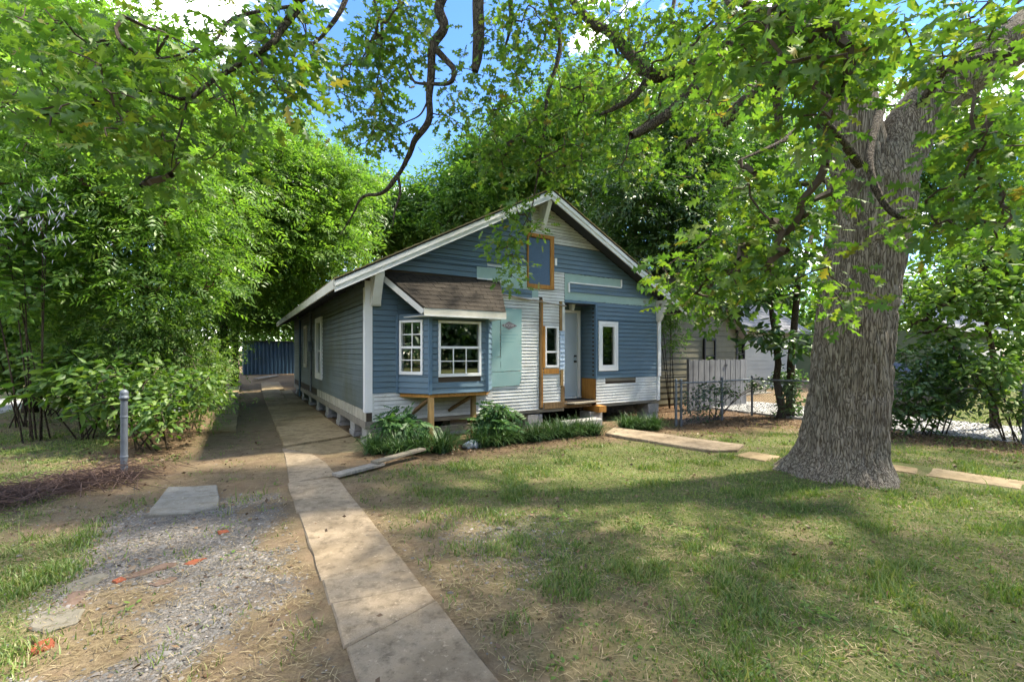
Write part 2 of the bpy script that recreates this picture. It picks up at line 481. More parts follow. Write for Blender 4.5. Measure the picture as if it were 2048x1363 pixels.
M['soil_litter'] = leafmat('dead_leaves', [(0, (.055, .03, .016)), (.4, (.12, .07, .038)), (.75, (.2, .13, .075)), (1, (.3, .22, .14))], .12, (1, 1, 1), .03, .5)
M['straw'] = leafmat('dry_grass', [(0, (.16, .12, .06)), (.5, (.28, .22, .12)), (1, (.42, .35, .21))], .25, (1, 1, .9), .02, .6)
M['grass'] = leafmat('green_grass', [(0, (.075, .14, .025)), (.45, (.125, .205, .038)), (.75, (.19, .25, .06)), (1, (.29, .27, .12))], .4, (1.3, 1.35, .7), .04, .5)
M['oakleaf'] = leafmat('oak_leaves', [(0, (.06, .135, .025)), (.4, (.095, .18, .03)), (.8, (.145, .225, .036)), (.96, (.19, .23, .04)), (1, (.24, .16, .04))], .5, (1.45, 1.6, .7), .035, .45)
M['leaf_left'] = leafmat('lanceolate_leaves', [(0, (.07, .155, .028)), (.5, (.115, .215, .036)), (1, (.18, .28, .05))], .52, (1.4, 1.55, .7), .035, .4)
M['leaf_far'] = leafmat('far_leaves', [(0, (.055, .13, .025)), (.5, (.095, .19, .033)), (1, (.155, .25, .045))], .52, (1.4, 1.55, .7), .03, .45)
M['leaf_dark'] = leafmat('dark_leaves', [(0, (.022, .065, .016)), (.5, (.04, .1, .022)), (1, (.075, .145, .03))], .4, (1.5, 1.5, .6), .06, .4)
M['leaf_shrub'] = leafmat('shrub_leaves', [(0, (.05, .12, .02)), (.6, (.11, .2, .035)), (1, (.19, .27, .06))], .42, (1.4, 1.5, .6), .03, .5)
M['leaf_bush'] = leafmat('bush_leaves', [(0, (.035, .095, .033)), (.6, (.06, .145, .045)), (1, (.11, .2, .05))], .38, (1.3, 1.4, .7), .03, .5)
M['liriope'] = leafmat('strap_leaves', [(0, (.022, .06, .016)), (.6, (.042, .1, .026)), (.95, (.075, .14, .036)), (1, (.14, .17, .06))], .25, (1.4, 1.4, .7), .045, .45)
M['flower'] = leafmat('lavender_flowers', [(0, (.25, .27, .33)), (1, (.38, .40, .46))], .3, (1, 1, 1), .02, .6)
M['pebble'] = leafmat('gravel_stones', [(0, (.075, .07, .063)), (.4, (.14, .132, .12)), (.75, (.205, .192, .175)), (.92, (.18, .135, .09)), (1, (.31, .29, .265))], 0.0, (1, 1, 1), .02, .6)
M['pebble_white'] = leafmat('white_gravel_stones', [(0, (.22, .22, .21)), (1, (.48, .47, .45))], 0.0, (1, 1, 1), .02, .6)

# ------------------------------------------------------------------ ground
def masks(X, Y):
    u, v = w2l(X, Y)
    n1 = fbm(X * .55, Y * .55, 4, 2); n2 = fbm(X * 1.7, Y * 1.7, 4, 11); n3 = fbm(X * 4.5, Y * 4.5, 3, 21)
    wob = (n1 - .5) * 2.0
    lawn = ss(-.5, 1.1, u + wob - .6 * ss(-5.2, -7.5, v) * 0) * ss(-1.4, -2.6, v + (n2 - .5) * 1.2)
    lawn *= .45 + .55 * ss(.30, .52, n2 * .6 + n3 * .4)
    back = ss(5.2, 7.5, u) * ss(-3.4, -1.6, v) * ss(13.5, 10.5, u)
    lawn *= 1 - .75 * back
    ufence = ss(8.2, 9.6, u)
    lawn *= 1 - .8 * ufence * ss(12, 10.5, u) * ss(-8, -6, v)
    left = ss(-3.7, -4.5, u + wob * .5) * (.35 + .65 * ss(.35, .6, n2))
    low = ss(-2.95, -3.5, u + wob * .35) * ss(-2.3, -3.0, v) * .9
    drive = .10 * ss(-.9, -1.6, u) * ss(.45, .65, n3)
    near = .28 * ss(.45, .62, n3) * ss(-.9, -.6, u) * ss(-1.5, -2.4, v)
    grass = np.clip(np.maximum.reduce([lawn, left, low, drive, near]), 0, 1)
    far = ss(11, 13, u)
    grass = np.maximum(grass, far * .8 * ss(-3, -5, v))
    gravel = ss(-3.5, -2.95, u + wob * .4) * ss(-1.45, -1.8, u + wob * .12) * ss(-1.9, -2.9, v + wob * .4) * ss(.36, .52, n2)
    gravel = np.maximum(gravel, .35 * np.exp(-((u - .05) / .5) ** 2 - ((v + 4.9) / .6) ** 2))
    litter = np.maximum(back, ufence * ss(12, 10.6, u) * .9)
    litter = np.maximum(litter, .55 * ss(-.6, .1, u) * ss(-2.5, -1.3, v) * ss(6.5, 5.5, u))
    litter = np.maximum(litter, .6 * ss(-2.55, -2.9, u) * ss(-4.6, -3.6, u) * ss(-1.2, -.2, v))
    return grass, gravel, np.clip(litter, 0, 1)

def ground_material():
    m = NT('soil_and_turf'); v = m.coord('Object')
    a = m.n('ShaderNodeVertexColor', layer_name='mask'); sep = m.n('ShaderNodeSeparateColor'); m.l(a.outputs['Color'], sep.inputs[0])
    big = m.noise(v, .9, 5, .6, .3); mid = m.noise(v, 5, 5, .65); fine = m.noise(v, 45, 4, .7); spk = m.noise(v, 140, 2, .7)
    soil = m.ramp(mid, [(.3, (.085, .058, .033)), (.5, (.145, .105, .065)), (.7, (.21, .16, .105))])
    soil = m.mix(m.ramp(big, [(.45, (0,) * 3), (.68, (.7,) * 3)]), soil, (.19, .13, .08))
    straw = m.ramp(fine, [(.35, (.075, .055, .028)), (.6, (.21, .165, .095))])
    col = m.mix(m.ramp(m.noise(v, 2.3, 4, .7), [(.4, (0,) * 3), (.62, (.65,) * 3)]), soil, straw)
    turf = m.ramp(fine, [(.35, (.045, .07, .018)), (.65, (.12, .15, .045))])
    col = m.mix(m.math('MULTIPLY', sep.outputs[0], .8), col, turf)
    grv = m.ramp(spk, [(.35, (.06, .053, .045)), (.5, (.13, .12, .105)), (.68, (.2, .185, .165))])
    col = m.mix(m.math('MULTIPLY', sep.outputs[1], .85), col, grv)
    lit = m.ramp(fine, [(.35, (.04, .024, .013)), (.65, (.15, .09, .05))])
    col = m.mix(m.math('MULTIPLY', sep.outputs[2], .85), col, lit)
    h = m.mix(.5, fine, mid)
    m.principled(col, .95, .08, m.bump(m.mix(.35, h, spk), .7, .03))
    return m.m

def graded(lo, hi, fa, fb, step):
    a = list(np.arange(fa, fb, step))
    g = step; x = fb; out = []
    while x < hi: out.append(x); g *= 1.18; x += g
    out.append(hi); g = step; x = fa; pre = []
    while x > lo: g *= 1.18; x -= g; pre.append(max(x, lo))
    return np.array(pre[::-1] + a + out)
gx = graded(-400, 400, -8.5, 10.5, .1); gy = graded(-300, 700, 1.4, 12.5, .1)
GX, GY = np.meshgrid(gx, gy)
GZ = gzd(GX, GY)
mg, mv, ml = masks(GX, GY)
GV = np.stack([GX, GY, GZ], -1).reshape(-1, 3)
nx, ny = len(gx), len(gy)
ii, jj = np.meshgrid(np.arange(nx - 1), np.arange(ny - 1))
b0 = (jj * nx + ii).ravel()
quads = np.stack([b0, b0 + 1, b0 + nx + 1, b0 + nx], 1)
M['ground'] = ground_material()
gnd = mesh_np('ground', GV, quads.ravel(), np.arange(len(quads)) * 4, np.full(len(quads), 4), M['ground'], smooth=True,
              attr=np.stack([mg, mv, ml, np.ones_like(mg)], -1).reshape(-1, 4))
tag(gnd, kind='structure', label='patchy lawn, bare soil and leaf litter of the yard', cat='ground')

# neighbour's pale gravel drive, far side of the fence
def local_poly_mesh(poly, z0, z1):
    mb = MB(); mb.prism_xy([l2w(a, b) for a, b in poly], z0, z1); return mb
local_poly_mesh([(10.9, -9), (13.6, -9), (13.9, 1.2), (10.95, .9)], -.3, -.045).build('gravel_drive', plain('pale_gravel', (.34, .335, .32), .9, .1, nz=1, nscale=30, c2=(.2, .195, .18)))
tag(bpy.data.objects['gravel_drive'], 'pale gravel drive beside the neighbouring house', 'driveway', kind='structure')
local_poly_mesh([(-16, -1), (-8.2, -1), (-7.4, 16), (-15, 20)], -.3, .012).build('gravel_lot', bpy.data.materials['pale_gravel'])
tag(bpy.data.objects['gravel_lot'], 'pale gravel lot beyond the trees on the left', 'gravel lot', kind='structure')

def rough_edge(poly, step=.1, amp=.01, seed=0):
    r = np.random.default_rng(seed); out = []
    n = len(poly)
    for i in range(n):
        a = np.array(poly[i], float); b = np.array(poly[(i + 1) % n], float)
        k = max(1, int(np.linalg.norm(b - a) / step))
        nrm = np.array([-(b - a)[1], (b - a)[0]]) / (np.linalg.norm(b - a) + 1e-9)
        for j in range(k):
            p = a + (b - a) * j / k
            out.append(tuple(p + nrm * r.normal(0, amp)))
    return out
def slab(poly, mat, parent, top=.035, seed=0, amp=.008, name='slab', tilt=0.0):
    pts = [l2w(a, b) for a, b in rough_edge(poly, .22, amp * .5, seed)]
    c = np.mean(pts, 0); zc = float(gz(c[0], c[1]))
    mb = MB(); n = len(pts)
    ins = [(x + (c[0] - x) * .012 / max(.1, math.hypot(c[0] - x, c[1] - y)), y + (c[1] - y) * .012 / max(.1, math.hypot(c[0] - x, c[1] - y))) for x, y in pts]
    def zt(x, y): return float(gz(x, y)) + top + tilt * ((x - c[0]) * DF[0] + (y - c[1]) * DF[1])
    vs_ = [(x, y, -.3) for x, y in pts] + [(x, y, zt(x, y) - .012) for x, y in pts] + [(x, y, zt(x, y)) for x, y in ins]
    fs = [tuple(range(2 * n, 3 * n))]
    for i in range(n):
        j = (i + 1) % n
        fs += [(i, j, j + n, i + n), (i + n, j + n, j + 2 * n, i + 2 * n)]
    mb.add(vs_, fs)
    return mb.build(name, mat, parent)

drive = empty('driveway', (0, 0, 0)); tag(drive, 'concrete wheel strips of the driveway running beside the house', 'driveway', kind='structure')
cr = [-8.2, -6.75, -5.70, -5.33, -4.85, -3.35, -2.0]
for i in range(len(cr) - 1):
    a, b = cr[i] + .003, cr[i + 1] - .003
    e0, e1 = .05 * ((i * 37) % 5 - 2), .05 * (((i + 1) * 37) % 5 - 2)
    slab([(-1.52 + .03 * i / 6, a - e0), (-.88, a + e0), (-.87, b + e1), (-1.50 + .03 * i / 6, b - e1)], M['path'], drive, .016 + .002 * (i % 3), i, .005)
slab([(-1.45, -1.99), (-.86, -1.89), (-.86, -1.1), (-.95, -.35), (-1.30, .42), (-1.34, .45)], M['path'], drive, .017, 21)
slab([(-.93, -.33), (-.12, -.62), (-.03, .98), (-.62, .72), (-1.28, .49)], M['path_old'], drive, .018, 22)
slab([(-1.31, .52), (-.64, .77), (-.06, 1.02), (-.09, 4.2), (-1.27, 4.2)], M['path_old'], drive, .05, 23)
slab([(-1.27, 4.22), (-.09, 4.22), (-.1, 9.1), (-1.2, 9.1)], M['path_old'], drive, .066, 24)
slab([(-1.2, 9.13), (-.55, 9.13), (-.5, 13.2), (-1.15, 13.2)], M['path_old'], drive, .07, 25)
slab([(-.52, 9.15), (-.1, 9.15), (-.1, 12.8), (-.48, 12.8)], M['path_old'], drive, .06, 26)
slab([(-1.15, 13.23), (-.3, 13.23), (-.3, 16.5), (-1.05, 16.5)], M['path_old'], drive, .06, 27)
for k, (a, b) in enumerate(((2.7, 4.0), (4.05, 6.6), (6.66, 9.5), (9.56, 12.4), (12.5, 15.5))):
    slab([(-2.58 + .02 * k, a + .35 * (k == 0)), (-2.05 + .01 * k, a), (-2.03 + .03 * k, b), (-2.55 + .03 * k, b)], M['path_old'], drive, .055, 30 + k)
sl = empty('broken_slab', (0, 0, 0)); tag(sl, 'cracked grey concrete slab lying alone in the gravel drive', 'slab', kind='structure')
slab([(-2.84, -2.52), (-2.45, -2.70), (-2.2, -2.66), (-2.21, -2.2), (-2.55, -2.1), (-2.8, -1.95)], M['slabgrey'], sl, .03, 41, .01)
slab([(-2.8, -1.93), (-2.55, -2.08), (-2.21, -2.17), (-2.25, -1.68), (-2.5, -1.60), (-2.77, -1.46)], M['slabgrey'], sl, .034, 42, .01)
walk = empty('walkway', (0, 0, 0)); tag(walk, 'concrete walkway leading from the doorstep past the oak', 'walkway', kind='structure')
slab([(4.45, -1.5), (5.25, -.95), (5.62, -2.35), (4.62, -2.5)], M['path'], walk, .06, 51)
slab([(4.62, -2.52), (5.62, -2.37), (5.88, -3.6), (5.3, -3.85), (4.85, -3.64)], M['path'], walk, .055, 52, .015)
slab([(4.95, -4.0), (5.5, -3.95), (5.55, -4.45), (5.0, -4.5)], M['path_old'], walk, .02, 53)
slab([(6.0, -5.45), (6.45, -5.4), (6.5, -5.9), (6.1, -6.0)], M['path_old'], walk, .012, 54)
slab([(6.1, -6.1), (6.72, -6.0), (6.85, -6.9), (6.3, -6.95)], M['path_old'], walk, .012, 55)

# ------------------------------------------------------------------ the blue house
L_H, W_H = 12.2, 7.79
APEX_Z, PITCH, MID = 5.30, .522, W_H / 2
def roofz(u): return APEX_Z - PITCH * abs(u - MID)        # top surface of the roof deck
house = empty('blue_house', (P0[0], P0[1], 0), ROT)
tag(house, 'single storey blue and white clapboard house on concrete block piers, half stripped of siding', 'house')

def cut(u0, u1, z0, z1, holes):
    segs = [(u0, u1)]
    for (a, b, c, d) in holes:
        if z1 <= c + 1e-4 or z0 >= d - 1e-4: continue
        ns = []
        for (p, q) in segs:
            if b <= p or a >= q: ns.append((p, q)); continue
            if a - p > .015: ns.append((p, a))
            if q - b > .015: ns.append((b, q))
        segs = ns
    return segs

def planks(parent, mat, u0, u1, z0, z1, pitch, holes=(), base=0.0, tb=.022, tt=.006, name='siding_plank', T=None, rake=None, gap=0.007, jig=0.0, joints=0):
    n = int(round((z1 - z0) / pitch)); pitch = (z1 - z0) / n
    zs = sorted({z0 + i * pitch for i in range(n + 1)})
    r = random.Random(int(u0 * 100 + z0 * 1000))
    for i in range(n):
        a, b = zs[i], zs[i + 1]
        # split rows that a hole only partly covers
        edges = [a, b] + [e for h in holes for e in (h[2], h[3]) if a + .012 < e < b - .012]
        edges = sorted(edges)
        for c, d in zip(edges[:-1], edges[1:]):
            for (p, q) in cut(u0, u1, c, d, holes):
                parts = [(p, q)]
                if joints and q - p > 2.5:
                    k = r.uniform(.3, .7) * (q - p) + p; parts = [(p, k - .002), (k + .002, q)]
                for (p, q) in parts:
                    pl, pr, ql, qr = p, p, q, q      # bottom-left, top-left ...
                    if rake:
                        lo_b, hi_b = rake(c); lo_t, hi_t = rake(d)
                        pl = max(p, lo_b); pr = max(p, lo_t); ql = min(q, hi_b); qr = min(q, hi_t)
                        if ql - pl < .03: continue
                        if qr < pr: pr = qr = (pr + qr) / 2
                    dz = r.uniform(-jig, jig) if jig else 0
                    fb = (d - c) / pitch
                    mb = MB()
                    t_b, t_t = base + tb, base + tt
                    ptop = tt + (tb - tt) * 0
                    lo, hi = c + gap, d  # slot under the board shows the dark core as a shade line
                    mb.hexa([(pl, -t_b, lo + dz), (ql, -t_b, lo + dz), (ql, -base + .002, lo), (pl, -base + .002, lo),
                             (pr, -t_t, hi), (qr, -t_t, hi), (qr, -base + .002, hi), (pr, -base + .002, hi)])
                    if T: mb.T(T)
                    mb.build(name, mat, parent)

# --- structural shells: front wall with openings
H_BAY = (.66, 2.50, 1.0, 2.36); H_SW = (3.99, 4.36, 1.38, 2.29); H_ALC = (4.548, 5.521, .40, 2.93); H_RW = (5.68, 6.17, 1.33, 2.40)
mb = MB(); TW = .12
cols = sorted({0, W_H} | {e for h in (H_BAY, H_SW, H_ALC, H_RW) for e in h[:2]})
for a, b in zip(cols[:-1], cols[1:]):
    zz = [.44, 2.96]
    hs = [h for h in (H_BAY, H_SW, H_ALC, H_RW) if h[0] <= a + 1e-6 and h[1] >= b - 1e-6]
    cuts = []
    lo = .44
    for h in sorted(hs, key=lambda h: h[2]):
        if h[2] > lo: cuts.append((lo, h[2]))
        lo = h[3]
    if lo < 2.96: cuts.append((lo, 2.96))
    for (c, d) in cuts: mb.box(a, b, 0, TW, c, d)
zt = lambda u: roofz(u) - .17
mb.prism_uz([(0, 2.96), (W_H, 2.96), (W_H, zt(W_H)), (MID, zt(MID)), (0, zt(0))], 0, TW)
front = mb.build('front_wall', M['sheath_shade'], house); front['label'] = 'front wall stripped to old white clapboards'
# side, rear walls
mb = MB()
SW1 = (4.95, 6.05, .95, 2.70); SW2 = (8.2, 8.85, 1.2, 2.62)
def sidebox(v0, v1, z0, z1): mb.box(0, TW, v0, v1, z0, z1)
for v0, v1 in ((TW, 4.95), (6.05, 8.2), (8.85, L_H)): sidebox(v0, v1, .44, 3.14)
for h in (SW1, SW2): sidebox(h[0], h[1], .44, h[2]); sidebox(h[0], h[1], h[3], 3.14)
sidew = mb.build('side_wall', M['sheath_shade'], house)
mb = MB(); mb.box(W_H - TW, W_H, TW, L_H, .44, 3.14); mb.build('side_wall', M['blue'], house)
mb = MB(); mb.prism_uz([(0, .44), (W_H, .44), (W_H, zt(W_H)), (MID, zt(MID)), (0, zt(0))], L_H, L_H + TW); mb.build('rear_wall', M['blue'], house)
# floor, ceiling, partition inside
mb = MB(); mb.box(.01, W_H - .01, .01, L_H, .445, .55); mb.build('floor', M['dark'], house)
mb = MB(); mb.box(TW, W_H - TW, TW, L_H, 2.9, 2.95); mb.build('ceiling', M['interior'], house)
mb = MB(); mb.box(TW, W_H - TW, 4.2, 4.3, .55, 2.9); mb.build('partition', M['interior'], house)

# --- siding, front
rk = lambda z: (MID - (zt(MID) - z) / PITCH + .02, MID + (zt(MID) - z) / PITCH - .02)
VENT = (3.50, 4.23, 3.15, 4.38)
# old white boards under everything
planks(front, M['white_old'], .1, 2.62, .42, .945, .07, [], name='clapboard', tb=.020, tt=.006, gap=.0085, jig=.003)
planks(front, M['white_old'], 2.50, 4.548, .41, 3.60, .0709, [H_SW, VENT, (3.83, 3.93, .4, 2.9)], name='clapboard', tb=.020, tt=.006, gap=.0085, jig=.003)
planks(front, M['white_old'], 5.535, 7.69, .43, 1.06, .07, [(5.83, 6.9, .985, 1.06)], name='clapboard', tb=.020, tt=.006, gap=.0085, jig=.003)
planks(front, M['white_old'], 3.62, 6.2, 4.21, zt(MID) - .01, .0709, [VENT], name='clapboard', tb=.020, tt=.006, gap=.0085, jig=.003, rake=rk)
# blue siding
planks(front, M['blue'], .105, .575, .945, 3.22, .105, [], base=.004)
planks(front, M['blue'], .58, 1.3, 2.42, 3.22, .105, [], base=.004)
planks(front, M['blue'], 0.0, 3.49, 3.26, 4.65, .1055, [(2.25, 3.5, 3.26, 3.50), (2.85, 3.5, 3.1, 3.62)], base=.004, rake=rk)
planks(front, M['blue'], 2.6, 3.62, 4.65, 4.86, .105, [], base=.004, rake=rk)
planks(front, M['blue'], 4.24, 7.76, 3.57, 4.20, .105, [], base=.004, rake=rk)
planks(front, M['blue'], 5.535, 7.69, 1.06, 2.935, .1042, [(5.6, 6.24, 1.24, 2.49)], base=.004)
planks(front, M['blue'], 2.85, 3.62, 2.925, 3.10, .0875, [], base=.022)
planks(front, M['blue'], 4.70, 7.72, 3.13, 3.345, .1075, [], base=.012)
planks(front, M['blue'], 6.36, 7.72, 3.345, 3.57, .1125, [], base=.010, rake=rk)
planks(front, M['blue_lit'], 4.41, 4.546, 1.31, 2.21, .1, [], base=.016)
def part(name, mat, parent=front, **k):
    m_ = MB(); m_.box(k['u'][0], k['u'][1], k['v'][0], k['v'][1], k['z'][0], k['z'][1]); return m_.build(name, mat, parent, bevel=k.get('bevel', 0))
# foam boards
part('foam_board', M['teal_pale'], u=(2.25, 2.84), v=(-.02, 0), z=(3.265, 3.50))
part('foam_board', M['teal_pale'], u=(2.845, 3.49), v=(-.021, 0), z=(3.11, 3.62))
part('foam_board', M['teal_pale'], u=(3.63, 3.80), v=(-.022, -.012), z=(2.95, 3.10))
mb = MB(); mb.prism_uz(rough_edge([(4.56, 2.95), (7.70, 2.94), (7.70, 3.14), (6.35, 3.34), (6.35, 3.565), (4.56, 3.57)], .05, .0045, 5), -.010, 0); mb.build('foam_board', M['teal_pale'], front)
part('trim_strip', M['white_clean'], u=(4.70, 6.36), v=(-.04, -.012), z=(3.345, 3.375))
part('trim_strip', M['white_clean'], u=(6.345, 6.38), v=(-.042, -.012), z=(3.376, 3.56))
part('trim_strip', M['white_clean'], u=(4.66, 4.695), v=(-.041, -.011), z=(3.12, 3.35))
part('trim_strip', M['white_clean'], u=(2.85, 3.62), v=(-.05, -.02), z=(2.89, 2.92))
part('trim_strip', M['white_clean'], u=(2.25, 2.82), v=(-.05, -.021), z=(3.235, 3.262))
mb = MB(); mb.prism_uz(rough_edge([(2.82, 1.30), (3.345, 1.31), (3.345, 2.66), (2.82, 2.66)], .05, .0045, 5), -.036, -.016); fb1 = mb.build('foam_board', M['teal'], front)
fb1['label'] = 'teal insulation board with faded diamond print'
mb = MB(); mb.prism_uz(rough_edge([(2.60, 1.615), (2.80, 1.615), (2.80, 2.66), (2.63, 2.66), (2.60, 2.3)], .05, .0045, 5), -.034, -.016); mb.build('foam_board', M['teal'], front)
mb = MB(); mb.prism_uz(rough_edge([(2.505, 1.30), (2.815, 1.30), (2.815, 1.60), (2.505, 1.605)], .05, .0045, 5), -.035, -.016); mb.build('foam_board', M['teal'], front)
mb = MB(); mb.prism_uz(rough_edge([(2.51, .965), (3.28, .985), (3.33, 1.08), (3.345, 1.29), (2.51, 1.285)], .05, .0045, 5), -.034, -.016); mb.build('foam_board', M['teal'], front)
part('gap_shade', M['dark'], u=(2.505, 2.60), v=(-.018, 0), z=(1.62, 2.40))  # solid strip, the gap's shade is put into its dark colour
# faded print on the board
mb = MB(); cxu, czz = 3.02, 2.29
mb.prism_uz([(cxu - .19, czz), (cxu, czz - .088), (cxu + .21, czz), (cxu, czz + .088)], -.0385, -.036); dia = mb.build('printed_diamond', M['print'], fb1)
def text(s, size, u, z, v, mat, parent, name, squash=1.0):
    cu = bpy.data.curves.new(name, 'FONT'); cu.body = s; cu.size = size; cu.extrude = .0008; cu.align_x = 'CENTER'; cu.align_y = 'CENTER'
    cu.resolution_u = 3
    t = bpy.data.objects.new(name + '_tmp', cu)
    me = bpy.data.meshes.new_from_object(t)
    bpy.data.objects.remove(t)
    co = np.zeros(len(me.vertices) * 3); me.vertices.foreach_get('co', co); co = co.reshape(-1, 3)
    me.vertices.foreach_set('co', np.stack([u + co[:, 0] * squash, v - co[:, 2], z + co[:, 1]], 1).ravel())
    me.materials.clear(); me.materials.append(mat); me.name = name
    return link(bpy.data.objects.new(name, me), parent)
text('DOW', .085, cxu, czz - .003, -.0400, M['printpale'], fb1, 'printed_letters', 1.15)
for k in range(4):
    part('print_line', M['printteal'], parent=fb1, u=(2.83, 3.1 + .05 * ((k * 7) % 4)), v=(-.0372, -.036), z=(2.155 - k * .075, 2.167 - k * .075))
text('101', .085, 7.22, 3.045, -.0115, M['redmark'], front, 'house_number_mark')
# gable hatch
vf = empty('hatch_tmp')
bpy.data.objects.remove(vf)
mb = MB(); mb.box(3.535, 4.12, -.03, -.004, 3.245, 4.275); hatch = mb.build('gable_hatch', plain('woven_blue_panel', (.085, .14, .22), .7, .2, nz=.5, nscale=25, c2=(.06, .10, .17)), front)
for (u_, z_) in (((3.50, 3.533), (3.16, 4.30)), ((4.122, 4.23), (3.16, 4.30))):
    part('hatch_frame', M['orangewood'], parent=hatch, u=u_, v=(-.045, .0), z=z_)
part('hatch_frame', M['orangewood'], parent=hatch, u=(3.50, 4.23), v=(-.048, .0), z=(4.30, 4.38))
part('hatch_frame', M['orangewood'], parent=hatch, u=(3.50, 4.23), v=(-.048, .0), z=(3.15, 3.243))
part('junction_plate', M['white_clean'], u=(4.25, 4.31), v=(-.05, -.01), z=(3.72, 3.88))
# brown battens round the small window
part('batten', M['brownwood'], u=(3.835, 3.885), v=(-.035, .02), z=(.45, 2.90))
part('batten', M['orangewood'], u=(3.887, 3.93), v=(-.028, .02), z=(.45, 2.90))
part('batten', M['orangewood'], u=(3.932, 3.985), v=(-.035, .0), z=(1.36, 2.31))
part('batten', M['orangewood'], u=(3.95, 4.38), v=(-.032, .0), z=(1.215, 1.335))
part('batten', M['postwood'], u=(4.40, 4.47), v=(-.04, .0), z=(2.215, 2.90))
part('batten', M['white_old'], u=(4.472, 4.546), v=(-.036, .0), z=(2.215, 2.86))
part('batten', M['postwood'], u=(4.42, 4.50), v=(-.042, .0), z=(.93, 1.30))
part('batten', M['brownwood'], u=(4.44, 4.546), v=(-.03, .0), z=(.50, .925))
mb = MB(); mb.tube([(2.62, -.07, 2.97), (3.6, -.075, 2.87), (4.55, -.08, 2.79)], .016, 8); mb.build('conduit', M['greywood'], front)
# sill beams
part('sill_beam', M['greywood_x'], parent=house, u=(-.01, 4.55), v=(-.004, .11), z=(.34, .412))
part('sill_beam', M['greywood_x'], parent=house, u=(5.52, W_H), v=(-.004, .11), z=(.36, .43))
part('sill_board', M['brownwood'], u=(3.95, 4.6), v=(-.05, -.018), z=(.42, .56))
part('exposed_board', M['greywood_x'], u=(5.83, 6.9), v=(-.008, -.001), z=(.985, 1.058))
# window builder on a wall face
def window(parent, u0, u1, z0, z1, mat, T=None, fw=.045, upper=(1, 1), lower=(1, 1), name='window', proud=.035, rail=None, glass=None):
    def mk(nm, mt, par, u, v, z, bevel=0):
        m_ = MB(); m_.box(u[0], u[1], v[0], v[1], z[0], z[1])
        if T: m_.T(T)
        return m_.build(nm, mt, par, bevel=bevel)
    fr = MB()
    for bx in ((u0, u0 + fw, z0, z1), (u1 - fw, u1, z0, z1), (u0 + fw, u1 - fw, z1 - fw, z1), (u0 + fw, u1 - fw, z0, z0 + fw * 1.25)):
        fr.box(bx[0], bx[1], -proud, .06, bx[2], bx[3])
    if T: fr.T(T)
    w = fr.build(name, mat, parent, bevel=.004)
    a, b, c, d = u0 + fw, u1 - fw, z0 + fw * 1.25, z1 - fw
    zm = rail if rail else (c + d) / 2
    if rail != -1:
        mk('meeting_rail', mat, w, (a, b), (-.02, .03), (zm - .022, zm + .022))
        sets = ((c, zm - .022, lower, .004), (zm + .022, d, upper, .022))
    else:
        sets = ((c, d, upper, .01),)
    for (lo, hi, (nc, nr), vv) in sets:
        for i in range(nc):
            for j in range(nr):
                pu0 = a + (b - a) * i / nc + (.008 if i else 0); pu1 = a + (b - a) * (i + 1) / nc - (.008 if i < nc - 1 else 0)
                pz0 = lo + (hi - lo) * j / nr + (.008 if j else 0); pz1 = lo + (hi - lo) * (j + 1) / nr - (.008 if j < nr - 1 else 0)
                mk('pane', glass or M['glass'], w, (pu0, pu1), (vv, vv + .004), (pz0, pz1))
        for i in range(1, nc):
            uu = a + (b - a) * i / nc; mk('muntin', mat, w, (uu - .009, uu + .009), (vv - .012, vv + .010), (lo, hi))
        for j in range(1, nr):
            zz_ = lo + (hi - lo) * j / nr; mk('muntin', mat, w, (a, b), (vv - .013, vv + .009), (zz_ - .009, zz_ + .009))
    return w
w = window(house, 3.99, 4.37, 1.36, 2.31, M['white_clean'], fw=.04, rail=1.72); w['label'] = 'narrow window beside the door'
mb = MB(); mb.box(4.03, 4.33, .10, .11, 1.95, 2.02); mb.build('torn_blind', M['ltrim'], w)
w = window(house, 5.68, 6.17, 1.33, 2.40, M['white_clean'], fw=.05, rail=-1)
for (u_, z_) in (((5.60, 5.68), (1.25, 2.48)), ((6.17, 6.24), (1.25, 2.48)), ((5.68, 6.17), (2.40, 2.48)), ((5.68, 6.17), (1.25, 1.33))):
    part('casing', M['white_clean'], parent=w, u=u_, v=(-.045, .0), z=z_)
# --- door alcove
AV = .53
mb = MB(); mb.box(4.40, 4.53, 0.12, AV, .44, 2.94); mb.build('alcove_wall', M['white_old'], house)
mb = MB(); mb.box(5.535, 5.66, 0.12, AV, .44, 2.94); alc = mb.build('alcove_wall', M['sheath_shade'], house)
planks(alc, M['blue'], -AV, -.02, 1.06, 2.90, .105, [], T=lambda x, y, z: (5.533 + y, -x, z))
mb = MB(); mb.box(5.515, 5.532, .0, AV, .46, 1.055); mb.build('plywood_panel', M['orangewood'], alc)
part('corner_trim', M['blue_trim'], parent=alc, u=(5.505, 5.56), v=(-.03, .03), z=(1.06, 2.93))
part('header_trim', M['blue_trim'], parent=house, u=(4.548, 5.505), v=(-.03, .03), z=(2.885, 2.945))
mb = MB(); mb.box(4.40, 5.66, .031, AV, 2.88, 2.93); mb.build('alcove_ceiling', M['soffit'], house)
mb = MB(); mb.box(4.40, 4.45, AV, AV + .1, .5, 2.9); mb.box(5.47, 5.66, AV, AV + .1, .5, 2.9); mb.box(4.45, 5.47, AV, AV + .1, 2.76, 2.9); mb.build('door_wall', M['blue'], house)
door = part('door', M['door'], parent=house, u=(4.47, 5.385), v=(AV + .02, AV + .065), z=(.60, 2.70))
for (u_, z_) in (((5.39, 5.468), (.58, 2.77)), ((4.455, 4.468), (.58, 2.77)), ((4.47, 5.388), (2.705, 2.77))):
    part('door_frame', M['white_clean'], parent=door, u=u_, v=(AV - .02, AV + .10), z=z_)
